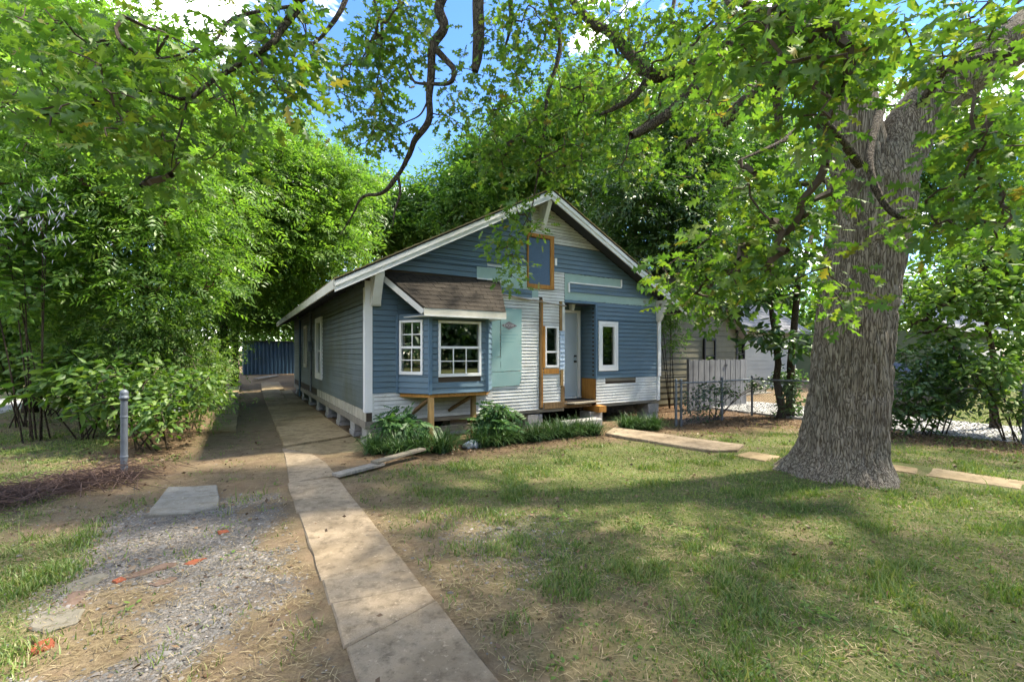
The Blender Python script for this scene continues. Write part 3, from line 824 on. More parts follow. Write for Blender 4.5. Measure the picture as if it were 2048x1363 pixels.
part('threshold', M['white_old'], parent=door, u=(4.45, 5.47), v=(AV - .05, AV + .12), z=(.555, .597))
for z_, r_ in ((1.48, .030), (1.62, .026)):
    mb = MB(); mb.lathe([(r_ * .9, 0), (r_, .01), (r_ * .6, .02), (r_ * .55, .04), (r_ * 1.0, .05), (r_ * .8, .07)], (0, 0, 0), 12)
    mb.T(lambda x, y, z: (5.31 + x, AV + .02 - z, z_ + y)); mb.build('door_knob', M['metal_dark'], door, smooth=True)
mb = MB(); mb.lathe([(.05, .1), (.09, .09), (.075, .0), (.055, -.055), (.02, -.06)], (5.0, .27, 2.80), 6); pl = mb.build('porch_lamp', M['lamp'], house)
mb = MB(); mb.lathe([(.095, .075), (.1, .08), (.098, .092)], (5.0, .27, 2.80), 6); mb.build('lamp_cap', M['white_old'], pl)
# porch floor boards
pf = empty('p'); bpy.data.objects.remove(pf)
for k in range(4):
    mb = MB(); z = .53 - .006 * k
    mb.hexa([(4.50 + .06 * (3 - k) * (k < 2), -.19 + .185 * k - .05, z - .03), (5.56, -.10 + .16 * k - .05, z - .03), (5.56, .05 + .16 * k - .05, z - .03), (4.50, -.01 + .185 * k - .06, z - .03),
             (4.50 + .06 * (3 - k) * (k < 2), -.19 + .185 * k - .05, z), (5.56, -.10 + .16 * k - .05, z), (5.56, .05 + .16 * k - .05, z), (4.50, -.01 + .185 * k - .06, z)])
    mb.build('porch_board', M['greywood_x'], house)
part('porch_joist', M['orangewood'], parent=house, u=(5.38, 5.60), v=(-.30, .3), z=(.27, .42))
part('porch_joist', M['brownwood'], parent=house, u=(4.55, 5.37), v=(-.05, .06), z=(.40, .47))
# --- bay window
BV = -.60; bl, br, jl, jr = 1.0, 2.18, .577, 2.60; bz0, bz1 = .945, 2.42
bay = empty('bay_tmp'); bpy.data.objects.remove(bay)
mb = MB()
mb.prism_xy([(jl, 0), (bl, BV), (br, BV), (jr, 0)], bz0 + .0, bz0 + .04)
bay = mb.build('bay_window', M['postwood'], house); bay['label'] = 'blue boxed-out bay window on a wooden post'
def face(p, q):
    p = np.array(p, float); q = np.array(q, float); d = (q - p) / np.linalg.norm(q - p); n_ = np.array([-d[1], d[0]])
    return (lambda x, y, z: (p[0] + d[0] * x + n_[0] * y, p[1] + d[1] * x + n_[1] * y, z)), float(np.linalg.norm(q - p))
for key, p, q, hole in (('L', (jl, 0), (bl, BV), (.085, .80)), ('F', (bl, BV), (br, BV), (.154, 1.038)), ('R', (br, BV), (jr, 0), None)):
    T, Ln = face(p, q)
    hz = (1.25, 2.30) if key == 'F' else (1.29, 2.31)
    if hole: hole = (hole[0] * (Ln if key == 'L' else 1), hole[1] * (Ln if key == 'L' else 1)) + hz
    mb = MB()
    hs = [hole] if hole else []
    us = sorted({0, Ln} | ({hole[0] + .03, hole[1] - .03} if hole else set()))
    for a, b in zip(us[:-1], us[1:]):
        if hole and a >= hole[0] and b <= hole[1]:
            mb.box(a, b, 0, .05, bz0 + .04, hz[0] + .03); mb.box(a, b, 0, .05, hz[1] - .03, bz1)
        else: mb.box(a, b, 0, .05, bz0 + .04, bz1)
    mb.T(T); mb.build('bay_wall', M['sheath_shade'], bay)
    planks(bay, M['blue'], .02, Ln - .02, bz0 - .01, bz1, .1055, hs, T=T, base=.0)
    if key == 'F': window(house, *hole[:2], *hole[2:], M['white_clean'], T=T, fw=.045, upper=(1, 1), lower=(3, 2), rail=1.80)['label'] = 'bay front window with six small lower panes'
    if key == 'L': window(house, *hole[:2], *hole[2:], M['white_clean'], T=T, fw=.045, upper=(2, 2), lower=(2, 2), rail=1.80)['label'] = 'eight pane window on the bay side'
    mb = MB(); mb.box(-.03, .03, -.035, .03, bz0 - .012, bz1); mb.T(T); mb.build('corner_trim', M['blue_trim'], bay)
mb = MB(); mb.prism_xy([(jl + .03, .0), (bl - .0, BV + .02), (br, BV + .02), (jr - .03, .0)], bz0 - .075, bz0 - .012); mb.build('bay_floor_frame', M['orangewood'], bay)
mb = MB(); mb.prism_xy([(jl, .12), (bl, BV + .06), (br, BV + .06), (jr, .12)], bz1 - .03, bz1 + .0); mb.build('bay_ceiling', M['interior'], bay)
mb = MB(); mb.box(bl - .02, bl + .075, BV - .01, BV + .085, -.12, bz0 - .076); mb.build('bay_post', M['postwood'], bay, bevel=.004)
mb = MB(); mb.box(br - .15, br - .06, BV + .35, BV + .44, -.12, bz0 - .076); mb.build('bay_post', M['postwood'], bay, bevel=.004)
mb = MB(); mb.beam((bl + .02, BV + .12, bz0 - .11), (bl - .12, -.02, .55), .05, .10, (0, -1, .2)); mb.build('bay_brace', M['brownwood'], bay)
mb = MB(); mb.beam((br - .28, BV + .12, bz0 - .10), (br - .55, -.02, .55), .05, .10, (0, -1, .2)); mb.build('bay_brace', M['brownwood'], bay)
mb = MB(); mb.beam((.0, -.45, .24), (2.35, -.42, .26), .06, .11); mb.build('ground_rail', M['greywood_x'], bay)
# bay roof
A_ = [(.26, -.02, 3.22), (2.80, -.02, 3.22), (2.47, -.84, 2.50), (.80, -.84, 2.50)]
mb = MB(); mb.hexa([(x, y, z - .05) for x, y, z in (A_[3], A_[2], A_[1], A_[0])] + [A_[3], A_[2], A_[1], A_[0]]); broof = mb.build('bay_roof', M['shingle'], house)
rows = 8
for r_ in range(rows):
    t0, t1 = r_ / rows, (r_ + 1) / rows
    def P(t, s, lift):
        l = np.array(A_[0]) * (1 - t) + np.array(A_[3]) * t; q = np.array(A_[1]) * (1 - t) + np.array(A_[2]) * t
        p = l + (q - l) * s; return (p[0], p[1] - lift * .6, p[2] + lift * .75)
    nsh = 9; off = .5 * (r_ % 2) / nsh; edges = [0] + [k / nsh + off for k in range(nsh + 1) if .02 < k / nsh + off < .98] + [1]
    for a, b in zip(edges[:-1], edges[1:]):
        lf = .012 + .006 * random.random(); e = .0012
        q = [P(t1, a + e, .001), P(t1, b - e, .001), P(t0, b - e, .0005), P(t0, a + e, .0005), P(t1 + .02, a + e, lf), P(t1 + .02, b - e, lf), P(t0, b - e, .006), P(t0, a + e, .006)]
        mb = MB(); mb.hexa(q); mb.build('shingle', M['shingle'], broof)
mb = MB(); mb.beam((.79, -.85, 2.425), (2.47, -.85, 2.425), .02, .13); mb.build('fascia', M['ltrim'], broof)
mb = MB(); mb.beam((.80, -.84, 2.365), (2.46, -.84, 2.365), .05, .03); mb.build('fascia', M['white_trim'], broof)
mb = MB(); mb.beam((.255, -.03, 3.14), (.795, -.845, 2.425), .02, .13, (0, .5, .85)); mb.build('rake_board', M['ltrim'], broof)
mb = MB(); mb.prism_xy([(.62, -.02), (.86, -.83), (2.44, -.83), (2.6, -.02)], 2.36, 2.375); mb.build('bay_soffit', M['white_trim'], broof)
# --- corner boards
part('corner_board', M['white_clean'], parent=house, u=(-.035, .10), v=(-.032, .0), z=(.60, 3.02), bevel=.003)
mb = MB(); mb.box(-.036, -.002, .0, .11, .60, 2.9); mb.build('corner_board', M['white_clean'], house)
part('corner_board', M['white_clean'], parent=house, u=(7.70, 7.80), v=(-.03, .0), z=(.42, 1.06))
part('corner_board', M['white_clean'], parent=house, u=(7.715, 7.825), v=(-.042, .0), z=(1.065, 2.95))
part('corner_board', M['white_old'], parent=house, u=(.102, .135), v=(-.02, .0), z=(.42, .94))
# --- side wall siding + skirt slats
planks(sidew, M['blue_side'], -L_H, -.12, .63, 3.126, .104, [(-SW1[1], -SW1[0], SW1[2], SW1[3]), (-SW2[1], -SW2[0], SW2[2], SW2[3])], T=lambda x, y, z: (y, -x, z), tb=.018, tt=.004, joints=1)
for k in range(44):
    v0 = .02 + k * .135
    mb = MB(); mb.box(-.012 - .003 * (k % 3), .004, v0, v0 + .118, .43, .628); mb.build('skirt_slat', M['slat'], sidew)
mb = MB(); mb.box(-.03, .10, -.02, L_H, .30, .428); mb.build('sill_beam', M['greywood'], house)
ws = window(house, -SW1[1], -SW1[0], SW1[2], SW1[3], M['white_clean'], T=lambda x, y, z: (y, -x, z), fw=.14, proud=.06, rail=1.75)
ws = window(house, -SW2[1], -SW2[0], SW2[2], SW2[3], M['ltrim'], T=lambda x, y, z: (y, -x, z), fw=.1, proud=.05, rail=1.9)
mb = MB(); mb.tube([(-.05, 7.0, .5), (-.05, 7.0, 1.5), (-.06, 7.0, 3.0)], .03, 8); mb.tube([(-.05, 7.12, 1.9), (-.06, 7.12, 3.0)], .02, 8); mb.build('conduit', M['metal'], sidew)
mb = MB(); mb.box(-.14, -.02, 6.9, 7.14, 1.75, 2.05); mb.build('meter_box', M['metal'], sidew)
mb = MB(); mb.tube([(-.05, 9.9, .1), (-.05, 9.9, 2.9)], .035, 8); mb.build('downpipe', M['blue_trim'], sidew)
# --- piers of concrete blocks
def pier(u, v, w=.40, d=.40, top=.30):
    X, Y = l2w(u, v); zb = float(gz(X, Y)) - .08; h = (top - zb) / 2
    p = None
    for k in range(2):
        mb = MB(); j = .008 * ((k * 2) - 1)
        mb.box(u + j, u + w + j, v - j, v + d - j, zb + k * h + .004, zb + (k + 1) * h - (.004 if k == 0 else 0))
        o = mb.build('pier_block', M['block'], house, bevel=.006)
for v in (.02, 1.05, 2.55, 4.15, 5.8, 7.5, 9.3, 11.3): pier(.0, v, .36, .40)
for (u, v) in ((3.52, .0), (5.22, -.12), (7.36, .0)): pier(u, v, .40, .38, .30 if u < 5 else (.27 if u < 6 else .33))
for (u, v) in ((1.75, .25), (4.3, 1.2), (2.4, 4.0), (5.0, 4.0), (7.35, 4.0), (7.35, 8.0), (5.0, 9.0), (2.4, 9.0), (7.35, 11.7)): pier(u, v, .40, .38, .44)
mb = MB(); mb.prism_xy([(4.15, -.62), (5.25, -.55), (5.3, -.25), (4.2, -.3)], -.06, .17); mb.build('concrete_step', M['block'], house, bevel=.02)
# --- roof
def roof_pt(u, v, dz=0): return (u, v, roofz(u) + dz)
OVF, OVS, OVB = -.40, .62, .35
for s_ in (-1, 1):
    ue = MID + s_ * (MID + OVS)
    a = [roof_pt(MID, OVF - .02, .0), roof_pt(ue, OVF - .02, .0), roof_pt(ue, L_H + OVB, .0), roof_pt(MID, L_H + OVB, .0)]
    mb = MB(); lo = [(x, y, z - .03) for x, y, z in a]
    order = a if s_ > 0 else a[::-1]
    lo = lo if s_ > 0 else lo[::-1]
    mb.hexa(lo + order); deck = mb.build('roof_slope', M['roof_dark'], house)
    n = 26
    for k in range(n):                      # shingle courses
        t0, t1 = k / n, (k + 1) / n
        u0, u1 = MID + (ue - MID) * t0, MID + (ue - MID) * t1 + s_ * .012
        p = [(u1, OVF - .035, roofz(u1) + .001), (u1, L_H + OVB, roofz(u1) + .001), (u0, L_H + OVB, roofz(u0) + .001), (u0, OVF - .035, roofz(u0) + .001),
             (u1, OVF - .035, roofz(u1) + .030), (u1, L_H + OVB, roofz(u1) + .030), (u0, L_H + OVB, roofz(u0) + .014), (u0, OVF - .035, roofz(u0) + .014)]
        mb = MB(); mb.hexa(p if s_ < 0 else [p[i] for i in (1, 0, 3, 2, 5, 4, 7, 6)]); mb.build('shingle_course', M['roof'], deck)
    # rake boards, two layers
    def rake(dz0, dz1, v0, v1, nm, mt):
        mb = MB(); pts = [(MID, roofz(MID) + dz0), (ue, roofz(ue) + dz0), (ue, roofz(ue) + dz1), (MID, roofz(MID) + dz1)]
        mb.prism_uz(pts if s_ > 0 else pts[::-1], v0, v1); return mb.build(nm, mt, deck)
    rake(-.215, -.032, OVF, OVF + .03, 'rake_board', M['white_trim'])
    rake(-.12, -.034, OVF - .018, OVF - .001, 'rake_trim', M['white_trim'])
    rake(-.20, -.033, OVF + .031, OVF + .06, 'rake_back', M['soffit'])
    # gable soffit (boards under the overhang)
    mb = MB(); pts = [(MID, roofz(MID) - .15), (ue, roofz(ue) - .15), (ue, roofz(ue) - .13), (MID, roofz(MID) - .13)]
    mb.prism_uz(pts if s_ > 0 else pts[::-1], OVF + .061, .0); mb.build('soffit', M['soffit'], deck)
    # eave soffit and fascia
    mb = MB(); uw = 0 if s_ < 0 else W_H
    pts = [(uw, roofz(uw) - .15), (ue, roofz(ue) - .15), (ue, roofz(ue) - .13), (uw, roofz(uw) - .13)]
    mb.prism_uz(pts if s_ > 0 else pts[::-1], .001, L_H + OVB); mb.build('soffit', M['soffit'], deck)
    mb = MB(); mb.box(min(ue, ue + s_ * .025), max(ue, ue + s_ * .025), OVF, L_H + OVB, roofz(ue) - .17, roofz(ue) - .01); mb.build('fascia', M['ltrim'], deck)
    for k in range(16):
        vv = .3 + k * .75; mb = MB(); pts = [(uw, roofz(uw) - .24), (ue, roofz(ue) - .20), (ue, roofz(ue) - .151), (uw, roofz(uw) - .151)]
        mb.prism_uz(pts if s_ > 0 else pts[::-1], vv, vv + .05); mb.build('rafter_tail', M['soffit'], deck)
# --- knee braces
def brace(u0, u1, zb, ztop, vfront, mat):
    mb = MB(); um = (u0 + u1) / 2; w_ = u1 - u0
    mb.box(u0, u1, -.10, -.005, zb, ztop)
    b = mb.build('knee_brace', mat, house, bevel=.004)
    mb = MB(); mb.beam((um, -.07, zb + .05), (um, vfront + .09, ztop - .02), w_ * .85, .12, (0, -1, .6)); mb.build('brace_strut', mat, b)
    mb = MB(); mb.box(u0, u1, vfront + .062, -.101, ztop - .09, ztop); mb.build('brace_arm', mat, b)
brace(.06, .24, 2.56, 3.17, OVF, M['white_trim'])
brace(MID - .06, MID + .06, 4.52, 5.09, OVF, M['white_trim'])
brace(7.66, 7.78, 2.55, 3.10, OVF, M['white_trim'])

# ------------------------------------------------------------------ neighbours, shed, fences
def local_thing(name, label, cat, group=None):
    e = empty(name, (P0[0], P0[1], 0), ROT); return tag(e, label, cat, group)
def bx(name, mat, parent, u, v, z, bevel=0):
    m_ = MB(); m_.box(u[0], u[1], v[0], v[1], z[0], z[1]); return m_.build(name, mat, parent, bevel=bevel)

# olive gabled neighbour with a pale wing
nb = local_thing('neighbour_house', 'olive gabled house with a pale clapboard wing and light grey roof behind the grey fence', 'house')
V0 = 1.75; UR, UL, NM = 14.05, 9.15, 11.6
gz0 = -.2
def nroof(u): return 4.75 - .9 * abs(u - NM)
mb = MB(); mb.prism_uz([(UL, gz0), (UR, gz0), (UR, nroof(UR) - .05), (NM, nroof(NM) - .05), (UL, nroof(UL) - .05)], V0, V0 + 6.0); nwall = mb.build('gable_wall', M['olive'], nb)
nrk = lambda z: (NM - (nroof(NM) - .06 - z) / .9, NM + (nroof(NM) - .06 - z) / .9)
planks(nwall, M['olive'], UL, UR - .08, .0, 4.6, .19, [(12.0, 12.75, .9, 2.25)], T=lambda x, y, z: (x, y + V0, z), name='lap_board', rake=nrk, tb=.02, tt=.004)
wn_ = window(nb, 12.05, 12.70, .95, 2.2, M['black_trim'], T=lambda x, y, z: (x, y + V0 - .05, z), fw=.07, glass=M['glass_dark'], lower=(1, 2), upper=(1, 2))
bx('window_back', M['olive'], nb, (12.06, 12.69), (V0 - .04, V0 - .035 + .06), (.96, 2.19))
bx('corner_board', M['black_trim'], nb, (UR - .08, UR + .03), (V0 - .04, V0 + .1), (gz0, nroof(UR)))
for s_ in (-1, 1):
    ue = UR + .35 if s_ > 0 else UL - .35
    pts = [(NM, nroof(NM)), (ue, nroof(ue)), (ue, nroof(ue) + .06), (NM, nroof(NM) + .06)]
    mb = MB(); mb.prism_uz(pts if s_ > 0 else pts[::-1], V0 - .3, V0 + 6.2); rf = mb.build('roof_slope', M['roof_grey'], nb)
    pts = [(NM, nroof(NM) - .14), (ue, nroof(ue) - .14), (ue, nroof(ue) - .002), (NM, nroof(NM) - .002)]
    mb = MB(); mb.prism_uz(pts if s_ > 0 else pts[::-1], V0 - .31, V0 - .26); mb.build('rake_board', M['black_trim'], rf)
WV = 2.9
bx('wing_wall', M['neighwhite'], nb, (UR + .03, 20.5), (WV, WV + 5), (gz0, 2.62))
wgw = [o for o in nb.children if o.name.startswith('wing_wall')][0]
planks(wgw, M['neighwhite'], UR + .035, 20.45, .1, 2.6, .18, [(15.55, 16.4, .95, 2.35)], T=lambda x, y, z: (x, y + WV, z), name='lap_board', tb=.02, tt=.004)
window(nb, 15.6, 16.35, 1.0, 2.3, M['black_trim'], T=lambda x, y, z: (x, y + WV - .03, z), fw=.08, glass=M['glass_dark'])
mb = MB(); mb.hexa([(UR + .1, WV - .45, 2.58), (21, WV - .45, 2.58), (21, WV + 3.2, 5.0), (UR + .1, WV + 3.2, 5.0), (UR + .1, WV - .45, 2.66), (21, WV - .45, 2.66), (21, WV + 3.2, 5.08), (UR + .1, WV + 3.2, 5.08)])
wr = mb.build('wing_roof', M['roof_grey'], nb)
for k in range(15):
    t = k / 15; t1 = (k + 1) / 15
    a0, z0_ = WV - .45 + 3.65 * t, 2.66 + 2.42 * t; a1, z1_ = WV - .45 + 3.65 * t1, 2.66 + 2.42 * t1
    mb = MB(); mb.hexa([(UR + .1, a0 - .01, z0_ + .002), (21, a0 - .01, z0_ + .002), (21, a1, z1_ + .002), (UR + .1, a1, z1_ + .002), (UR + .1, a0 - .01, z0_ + .03), (21, a0 - .01, z0_ + .03), (21, a1, z1_ + .008), (UR + .1, a1, z1_ + .008)])
    mb.build('shingle_course', M['roof_grey'], wr)
for k in range(3): bx('doorstep', M['slabgrey'], nb, (15.0 + .25 * k, 16.9), (WV - .95 + .3 * k, WV - .02), (gz0 - .2, .08 + .17 * k))

# far house on the right
fh = local_thing('far_house', 'dark green bungalow with grey shingle roof far right behind the bushes', 'house')
bx('wall', M['neighgreen'], fh, (24.2, 31.5), (-1.2, 6), (-.3, 2.72)); 
mb = MB(); mb.hexa([(23.6, -1.8, 2.7), (32, -1.8, 2.7), (32, 3.2, 5.3), (23.6, 3.2, 5.3), (23.6, -1.8, 2.80), (32, -1.8, 2.80), (32, 3.2, 5.4), (23.6, 3.2, 5.4)]); mb.build('roof', M['roof_grey'], fh)
bx('fascia', M['ltrim'], fh, (23.6, 32), (-1.85, -1.81), (2.62, 2.82))
bx('porch_beam', M['ltrim'], fh, (23.4, 26.2), (-2.6, -2.4), (1.55, 1.78))
for uu in (23.5, 26.0): bx('porch_post', M['ltrim'], fh, (uu, uu + .14), (-2.57, -2.43), (-.3, 1.55))
window(fh, 27.6, 28.6, .9, 2.1, M['white_trim'], T=lambda x, y, z: (x, y - 1.25, z), fw=.08, glass=M['glass_dark'])
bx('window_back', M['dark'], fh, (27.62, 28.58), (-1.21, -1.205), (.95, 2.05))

# blue sheet metal shed at the end of the drive
sh = local_thing('metal_shed', 'blue corrugated metal shed at the far end of the driveway', 'shed')
su0, su1, sv = -1.75, 2.2, 22.9; sz0, sz1 = .36, 2.36
bx('shed_body', M['shedblue'], sh, (su0, su1), (sv + .05, sv + 3), (sz0, sz1))
for k in range(19):
    u0 = su0 + (su1 - su0) * k / 19; u1 = su0 + (su1 - su0) * (k + 1) / 19
    mb = MB(); mb.prism_xy([(u0, sv), (u0 + .05, sv - .035), (u0 + .09, sv - .035), (u0 + .13, sv), (u1 - .003, sv), (u1 - .003, sv + .03), (u0, sv + .03)], sz0 + .03, sz1 - .02); mb.build('sheet_panel', M['shedblue'], sh)
bx('shed_roof', M['black_trim'], sh, (su0 - .1, su1 + .1), (sv - .2, sv + 3.1), (sz1 + .001, sz1 + .06))
bx('base_rail', M['rust'], sh, (su0 - .02, su1 + .02), (sv - .05, sv + .04), (sz0 - .1, sz0 + .03))
bx('doorway_shade', M['dark'], sh, (1.25, 1.6), (sv - .04, sv - .036), (sz0 + .05, 1.6))  # flat sheet coloured dark in place of an unlit opening
X, Y = l2w(-.1, 20.3); pk = MB(); pk.beam((X, Y, float(gz(X, Y)) + .06), (X + .25, Y - 2.6, float(gz(X, Y)) + .02), .22, .05); tag(pk.build('plank', M['greywood']), 'pale loose plank lying near the blue shed', 'plank')

# grey board fence
gf = local_thing('board_fence', 'weathered grey upright board fence panel before the olive house', 'fence')
fu0, fu1, fv = 9.9, 12.75, .62
nb_ = 21
for k in range(nb_):
    u0 = fu0 + (fu1 - fu0) * k / nb_; u1 = fu0 + (fu1 - fu0) * (k + 1) / nb_
    bx('board', M['fencewood'], gf, (u0 + .004, u1 - .004), (fv - .008 * (k % 2), fv + .02), (-.1, 1.46 + .012 * ((k * 5) % 3)))
for z_ in (.25, 1.15): bx('rail', M['fencewood'], gf, (fu0, fu1), (fv + .021, fv + .06), (z_, z_ + .08))
mb = MB(); mb.prism_uz([(11.55, 1.29), (11.66, 1.25), (11.77, 1.29), (11.66, 1.33)], fv - .03, fv - .012); mb.build('hinge', M['metal_dark'], gf)
for uu in (fu0 - .05, fu1 + .02): bx('fence_post', M['fencewood'], gf, (uu, uu + .06), (fv, fv + .09), (-.15, 1.5))

# chain-link fences
def chainlink(name, label, pts, h, posts, topr=True, group=None, zf=None):
    e = tag(empty(name, (0, 0, 0)), label, 'fence', group)
    P = [np.array(l2w(*p)) for p in pts]
    zf = zf or (lambda X, Y: float(gz(X, Y)))
    for a, b in zip(P[:-1], P[1:]):
        Ln = np.linalg.norm(b - a); d = (b - a) / Ln; mb = MB(); s = .075; n_ = int(Ln / s)
        def pt(t, z):
            q = a + d * t; return (q[0], q[1], zf(q[0], q[1]) + z)
        for sg in (1, -1):
            for k in range(-int(h / s) - 1, n_ + 1):
                t0, t1, z0, z1 = k * s, k * s + h, .03, h
                if t0 < 0: z0 += -t0; t0 = 0
                if t1 > Ln: z1 -= t1 - Ln; t1 = Ln
                if z1 - z0 < .04: continue
                p, q = (pt(t0, z0), pt(t1, z1)) if sg > 0 else (pt(Ln - t0, z0), pt(Ln - t1, z1))
                mb.tube([p, q], .0022, 3, False)
        mb.build('wire_mesh', M['metal'], e)
        if topr:
            mb = MB(); mb.tube([pt(0, h), pt(Ln / 2, h - .01), pt(Ln, h)], .021, 8); mb.build('top_rail', M['metal'], e)
    for (u, v) in posts:
        X, Y = l2w(u, v); z = zf(X, Y)
        mb = MB(); mb.lathe([(.03, -.1), (.03, h + .04), (.034, h + .05), (.034, h + .075), (.02, h + .1), (.004, h + .11)], (X, Y, z), 12); mb.build('fence_post', M['metal'], e, smooth=False)
    return e
chainlink('chain_link_fence', 'vine draped chain-link fence with steel posts beside the oak', [(7.0, -1.2), (10.55, -.95), (10.55, -9.5)], 1.05, [(7.0, -1.2), (7.16, -1.22), (9.0, -1.06), (10.55, -.95), (10.55, -3.5), (10.55, -6.2), (10.55, -9)])
chainlink('chain_link_fence', 'overgrown chain-link fence along the left of the driveway', [(-3.5, 4.5), (-3.4, 8), (-3.2, 13), (-3.0, 21)], 1.1, [(-3.5, 4.5), (-3.4, 8), (-3.2, 9.5), (-3.1, 13), (-3.0, 17)], topr=False)
# the tall steel post standing alone
X, Y = -5.37, 6.30
fp = tag(empty('steel_post', (X, Y, 0)), 'galvanised steel gate post with domed cap beside the brush pile', 'post')
mb = MB(); mb.lathe([(.041, -.15), (.041, 1.05), (.044, 1.05)], (0, 0, 0), 20); mb.build('pipe', M['metal'], fp, smooth=False)
mb = MB(); mb.lathe([(.054, 1.05), (.056, 1.09), (.05, 1.095), (.047, 1.12), (.05, 1.14), (.046, 1.16), (.03, 1.185), (.006, 1.195)], (0, 0, 0), 20); mb.build('cap', M['metal'], fp, smooth=True)
for z_ in (.25, .8): mb = MB(); mb.lathe([(.0415, z_), (.046, z_ + .004), (.046, z_ + .024), (.0415, z_ + .028)], (0, 0, 0), 20); mb.build('tension_band', M['metal'], fp)

# dark car behind the bush on the right
car = tag(empty('parked_car', (12.9, 14.6, -.12), ROT + .1), 'black car parked behind the bush right of the oak', 'car')
prof = [(-2.1, .3), (2.15, .3), (2.2, .62), (2.05, .92), (1.15, 1.02), (.6, 1.48), (-1.3, 1.52), (-2.05, 1.05), (-2.15, .6)]
mb = MB(); n = len(prof); vs_ = []
for y_, k in ((-.82, .94), (-.88, 1.0), (.88, 1.0), (.82, .94)):
    for (x_, z_) in prof:
        kk = .86 if z_ > 1.2 else 1.0
        vs_.append((x_ * (1 if k == 1 else .985), y_ * kk, z_ if k == 1.0 else .3 + (z_ - .3) * .985))
fs = [tuple(range(n))[::-1], tuple(range(3 * n, 4 * n))]
for r_ in range(3):
    for i in range(n): fs.append((r_ * n + i, r_ * n + (i + 1) % n, (r_ + 1) * n + (i + 1) % n, (r_ + 1) * n + i))
mb.add(vs_, fs); mb.build('body', M['carpaint'], car, bevel=.03)
for y_ in (-.80, .80):
    mb = MB(); mb.prism_uz([(.95, 1.06), (.55, 1.42), (-.3, 1.44), (-.3, 1.06)], min(y_, y_ * 1.07), max(y_, y_ * 1.07)); mb.build('side_window', M['glass_dark'], car)
    mb = MB(); mb.prism_uz([(-.4, 1.06), (-.4, 1.44), (-1.25, 1.45), (-1.75, 1.08)], min(y_, y_ * 1.07), max(y_, y_ * 1.07)); mb.build('side_window', M['glass_dark'], car)
    for x_ in (-1.35, 1.4):
        mb = MB(); mb.lathe([(.2, -.11), (.31, -.11), (.33, -.07), (.33, .07), (.31, .11), (.2, .11)], (0, 0, 0), 20); mb.T(lambda x, y, z: (x_ + x, y_ * 1.02 + z, .33 + y)); wl = mb.build('wheel', M['tyre'], car)
        mb = MB(); mb.lathe([(.05, -.125), (.2, -.115), (.2, .115), (.05, .125)], (0, 0, 0), 16); mb.T(lambda x, y, z: (x_ + x, y_ * 1.02 + z, .33 + y)); mb.build('rim', M['chrome'], wl)
    mb = MB(); mb.box(2.08, 2.17, min(y_ * .6, y_ * .95), max(y_ * .6, y_ * .95), .64, .78); mb.build('headlight', M['lamp'], car)

# ------------------------------------------------------------------ plants: templates
def leaf_oak():
    R_ = [(.0, .0), (.12, .025), (.24, .20), (.35, .06), (.52, .33), (.60, .075), (.80, .25), (.83, .06), (1.0, .0)]
    zf = lambda x, y: -.16 * abs(y) * 1.4 - .22 * x * x + .05 * x
    mid = [(0, 0), (.33, 0), (.60, 0), (.83, 0), (1, 0)]
    V = [(x, y, zf(x, y)) for x, y in mid]; F = []
    for sg in (1, -1):
        b = len(V); pts = [R_[i] for i in (1, 2, 3, 4, 5, 6, 7)]
        V += [(x, sg * y, zf(x, y)) for x, y in pts]
        n0, t1, n1, t2, n2, t3, n3 = range(b, b + 7)
        fs = [(0, 1, n1, n0), (n0, n1, t1), (1, 2, n2, n1), (n1, n2, t2), (2, 3, n3, n2), (n2, n3, t3), (3, 4, n3)]
        F += fs if sg > 0 else [f[::-1] for f in fs]
    return V, F
def leaf_simple(w=.45):
    V = [(0, 0, 0), (.3, w * .5, -.03), (.3, 0, .03), (.3, -w * .5, -.03), (.7, w * .38, -.10), (.7, 0, -.05), (.7, -w * .38, -.10), (1, 0, -.18)]
    return V, [(0, 2, 1), (0, 3, 2), (1, 2, 5, 4), (2, 3, 6, 5), (4, 5, 7), (5, 6, 7)]
def leaf_pinnate(n=4, L=.36, w=.105, droop=.25):
    V = []; F = []
    def leaflet(bx_, by, ang, l, ww, z):
        c, s = math.cos(ang), math.sin(ang); b = len(V)
        V.extend([(bx_, by, z), (bx_ + l * .45 * c - ww * .5 * s, by + l * .45 * s + ww * .5 * c, z - .01), (bx_ + l * c, by + l * s, z - .3 * l), (bx_ + l * .45 * c + ww * .5 * s, by + l * .45 * s - ww * .5 * c, z - .01)])
        F.append((b, b + 3, b + 1)); F.append((b + 1, b + 3, b + 2))
    for i in range(n):
        x = .2 + .65 * i / n; z = -droop * x * x
        for sg in (1, -1): leaflet(x, 0, sg * 1.0, L * (1 - .1 * abs(i - 1)), w, z)
    leaflet(.88, 0, 0, L, w, -droop * .75)
    return V, F
def blade(bend=.5):
    return [(0, .5, 0), (0, -.5, 0), (.12 * bend * 2, .35, .55), (.12 * bend * 2, -.35, .55), (bend, 0, 1.0)], [(0, 1, 3, 2), (2, 3, 4)]
T_OAK, T_SIM, T_PIN, T_PIN2 = leaf_oak(), leaf_simple(), leaf_pinnate(3, .40, .115), leaf_pinnate(2, .5, .17)

def rand_unit(n, r=rng):
    a = r.normal(size=(n, 3)); return a / np.linalg.norm(a, axis=1)[:, None]

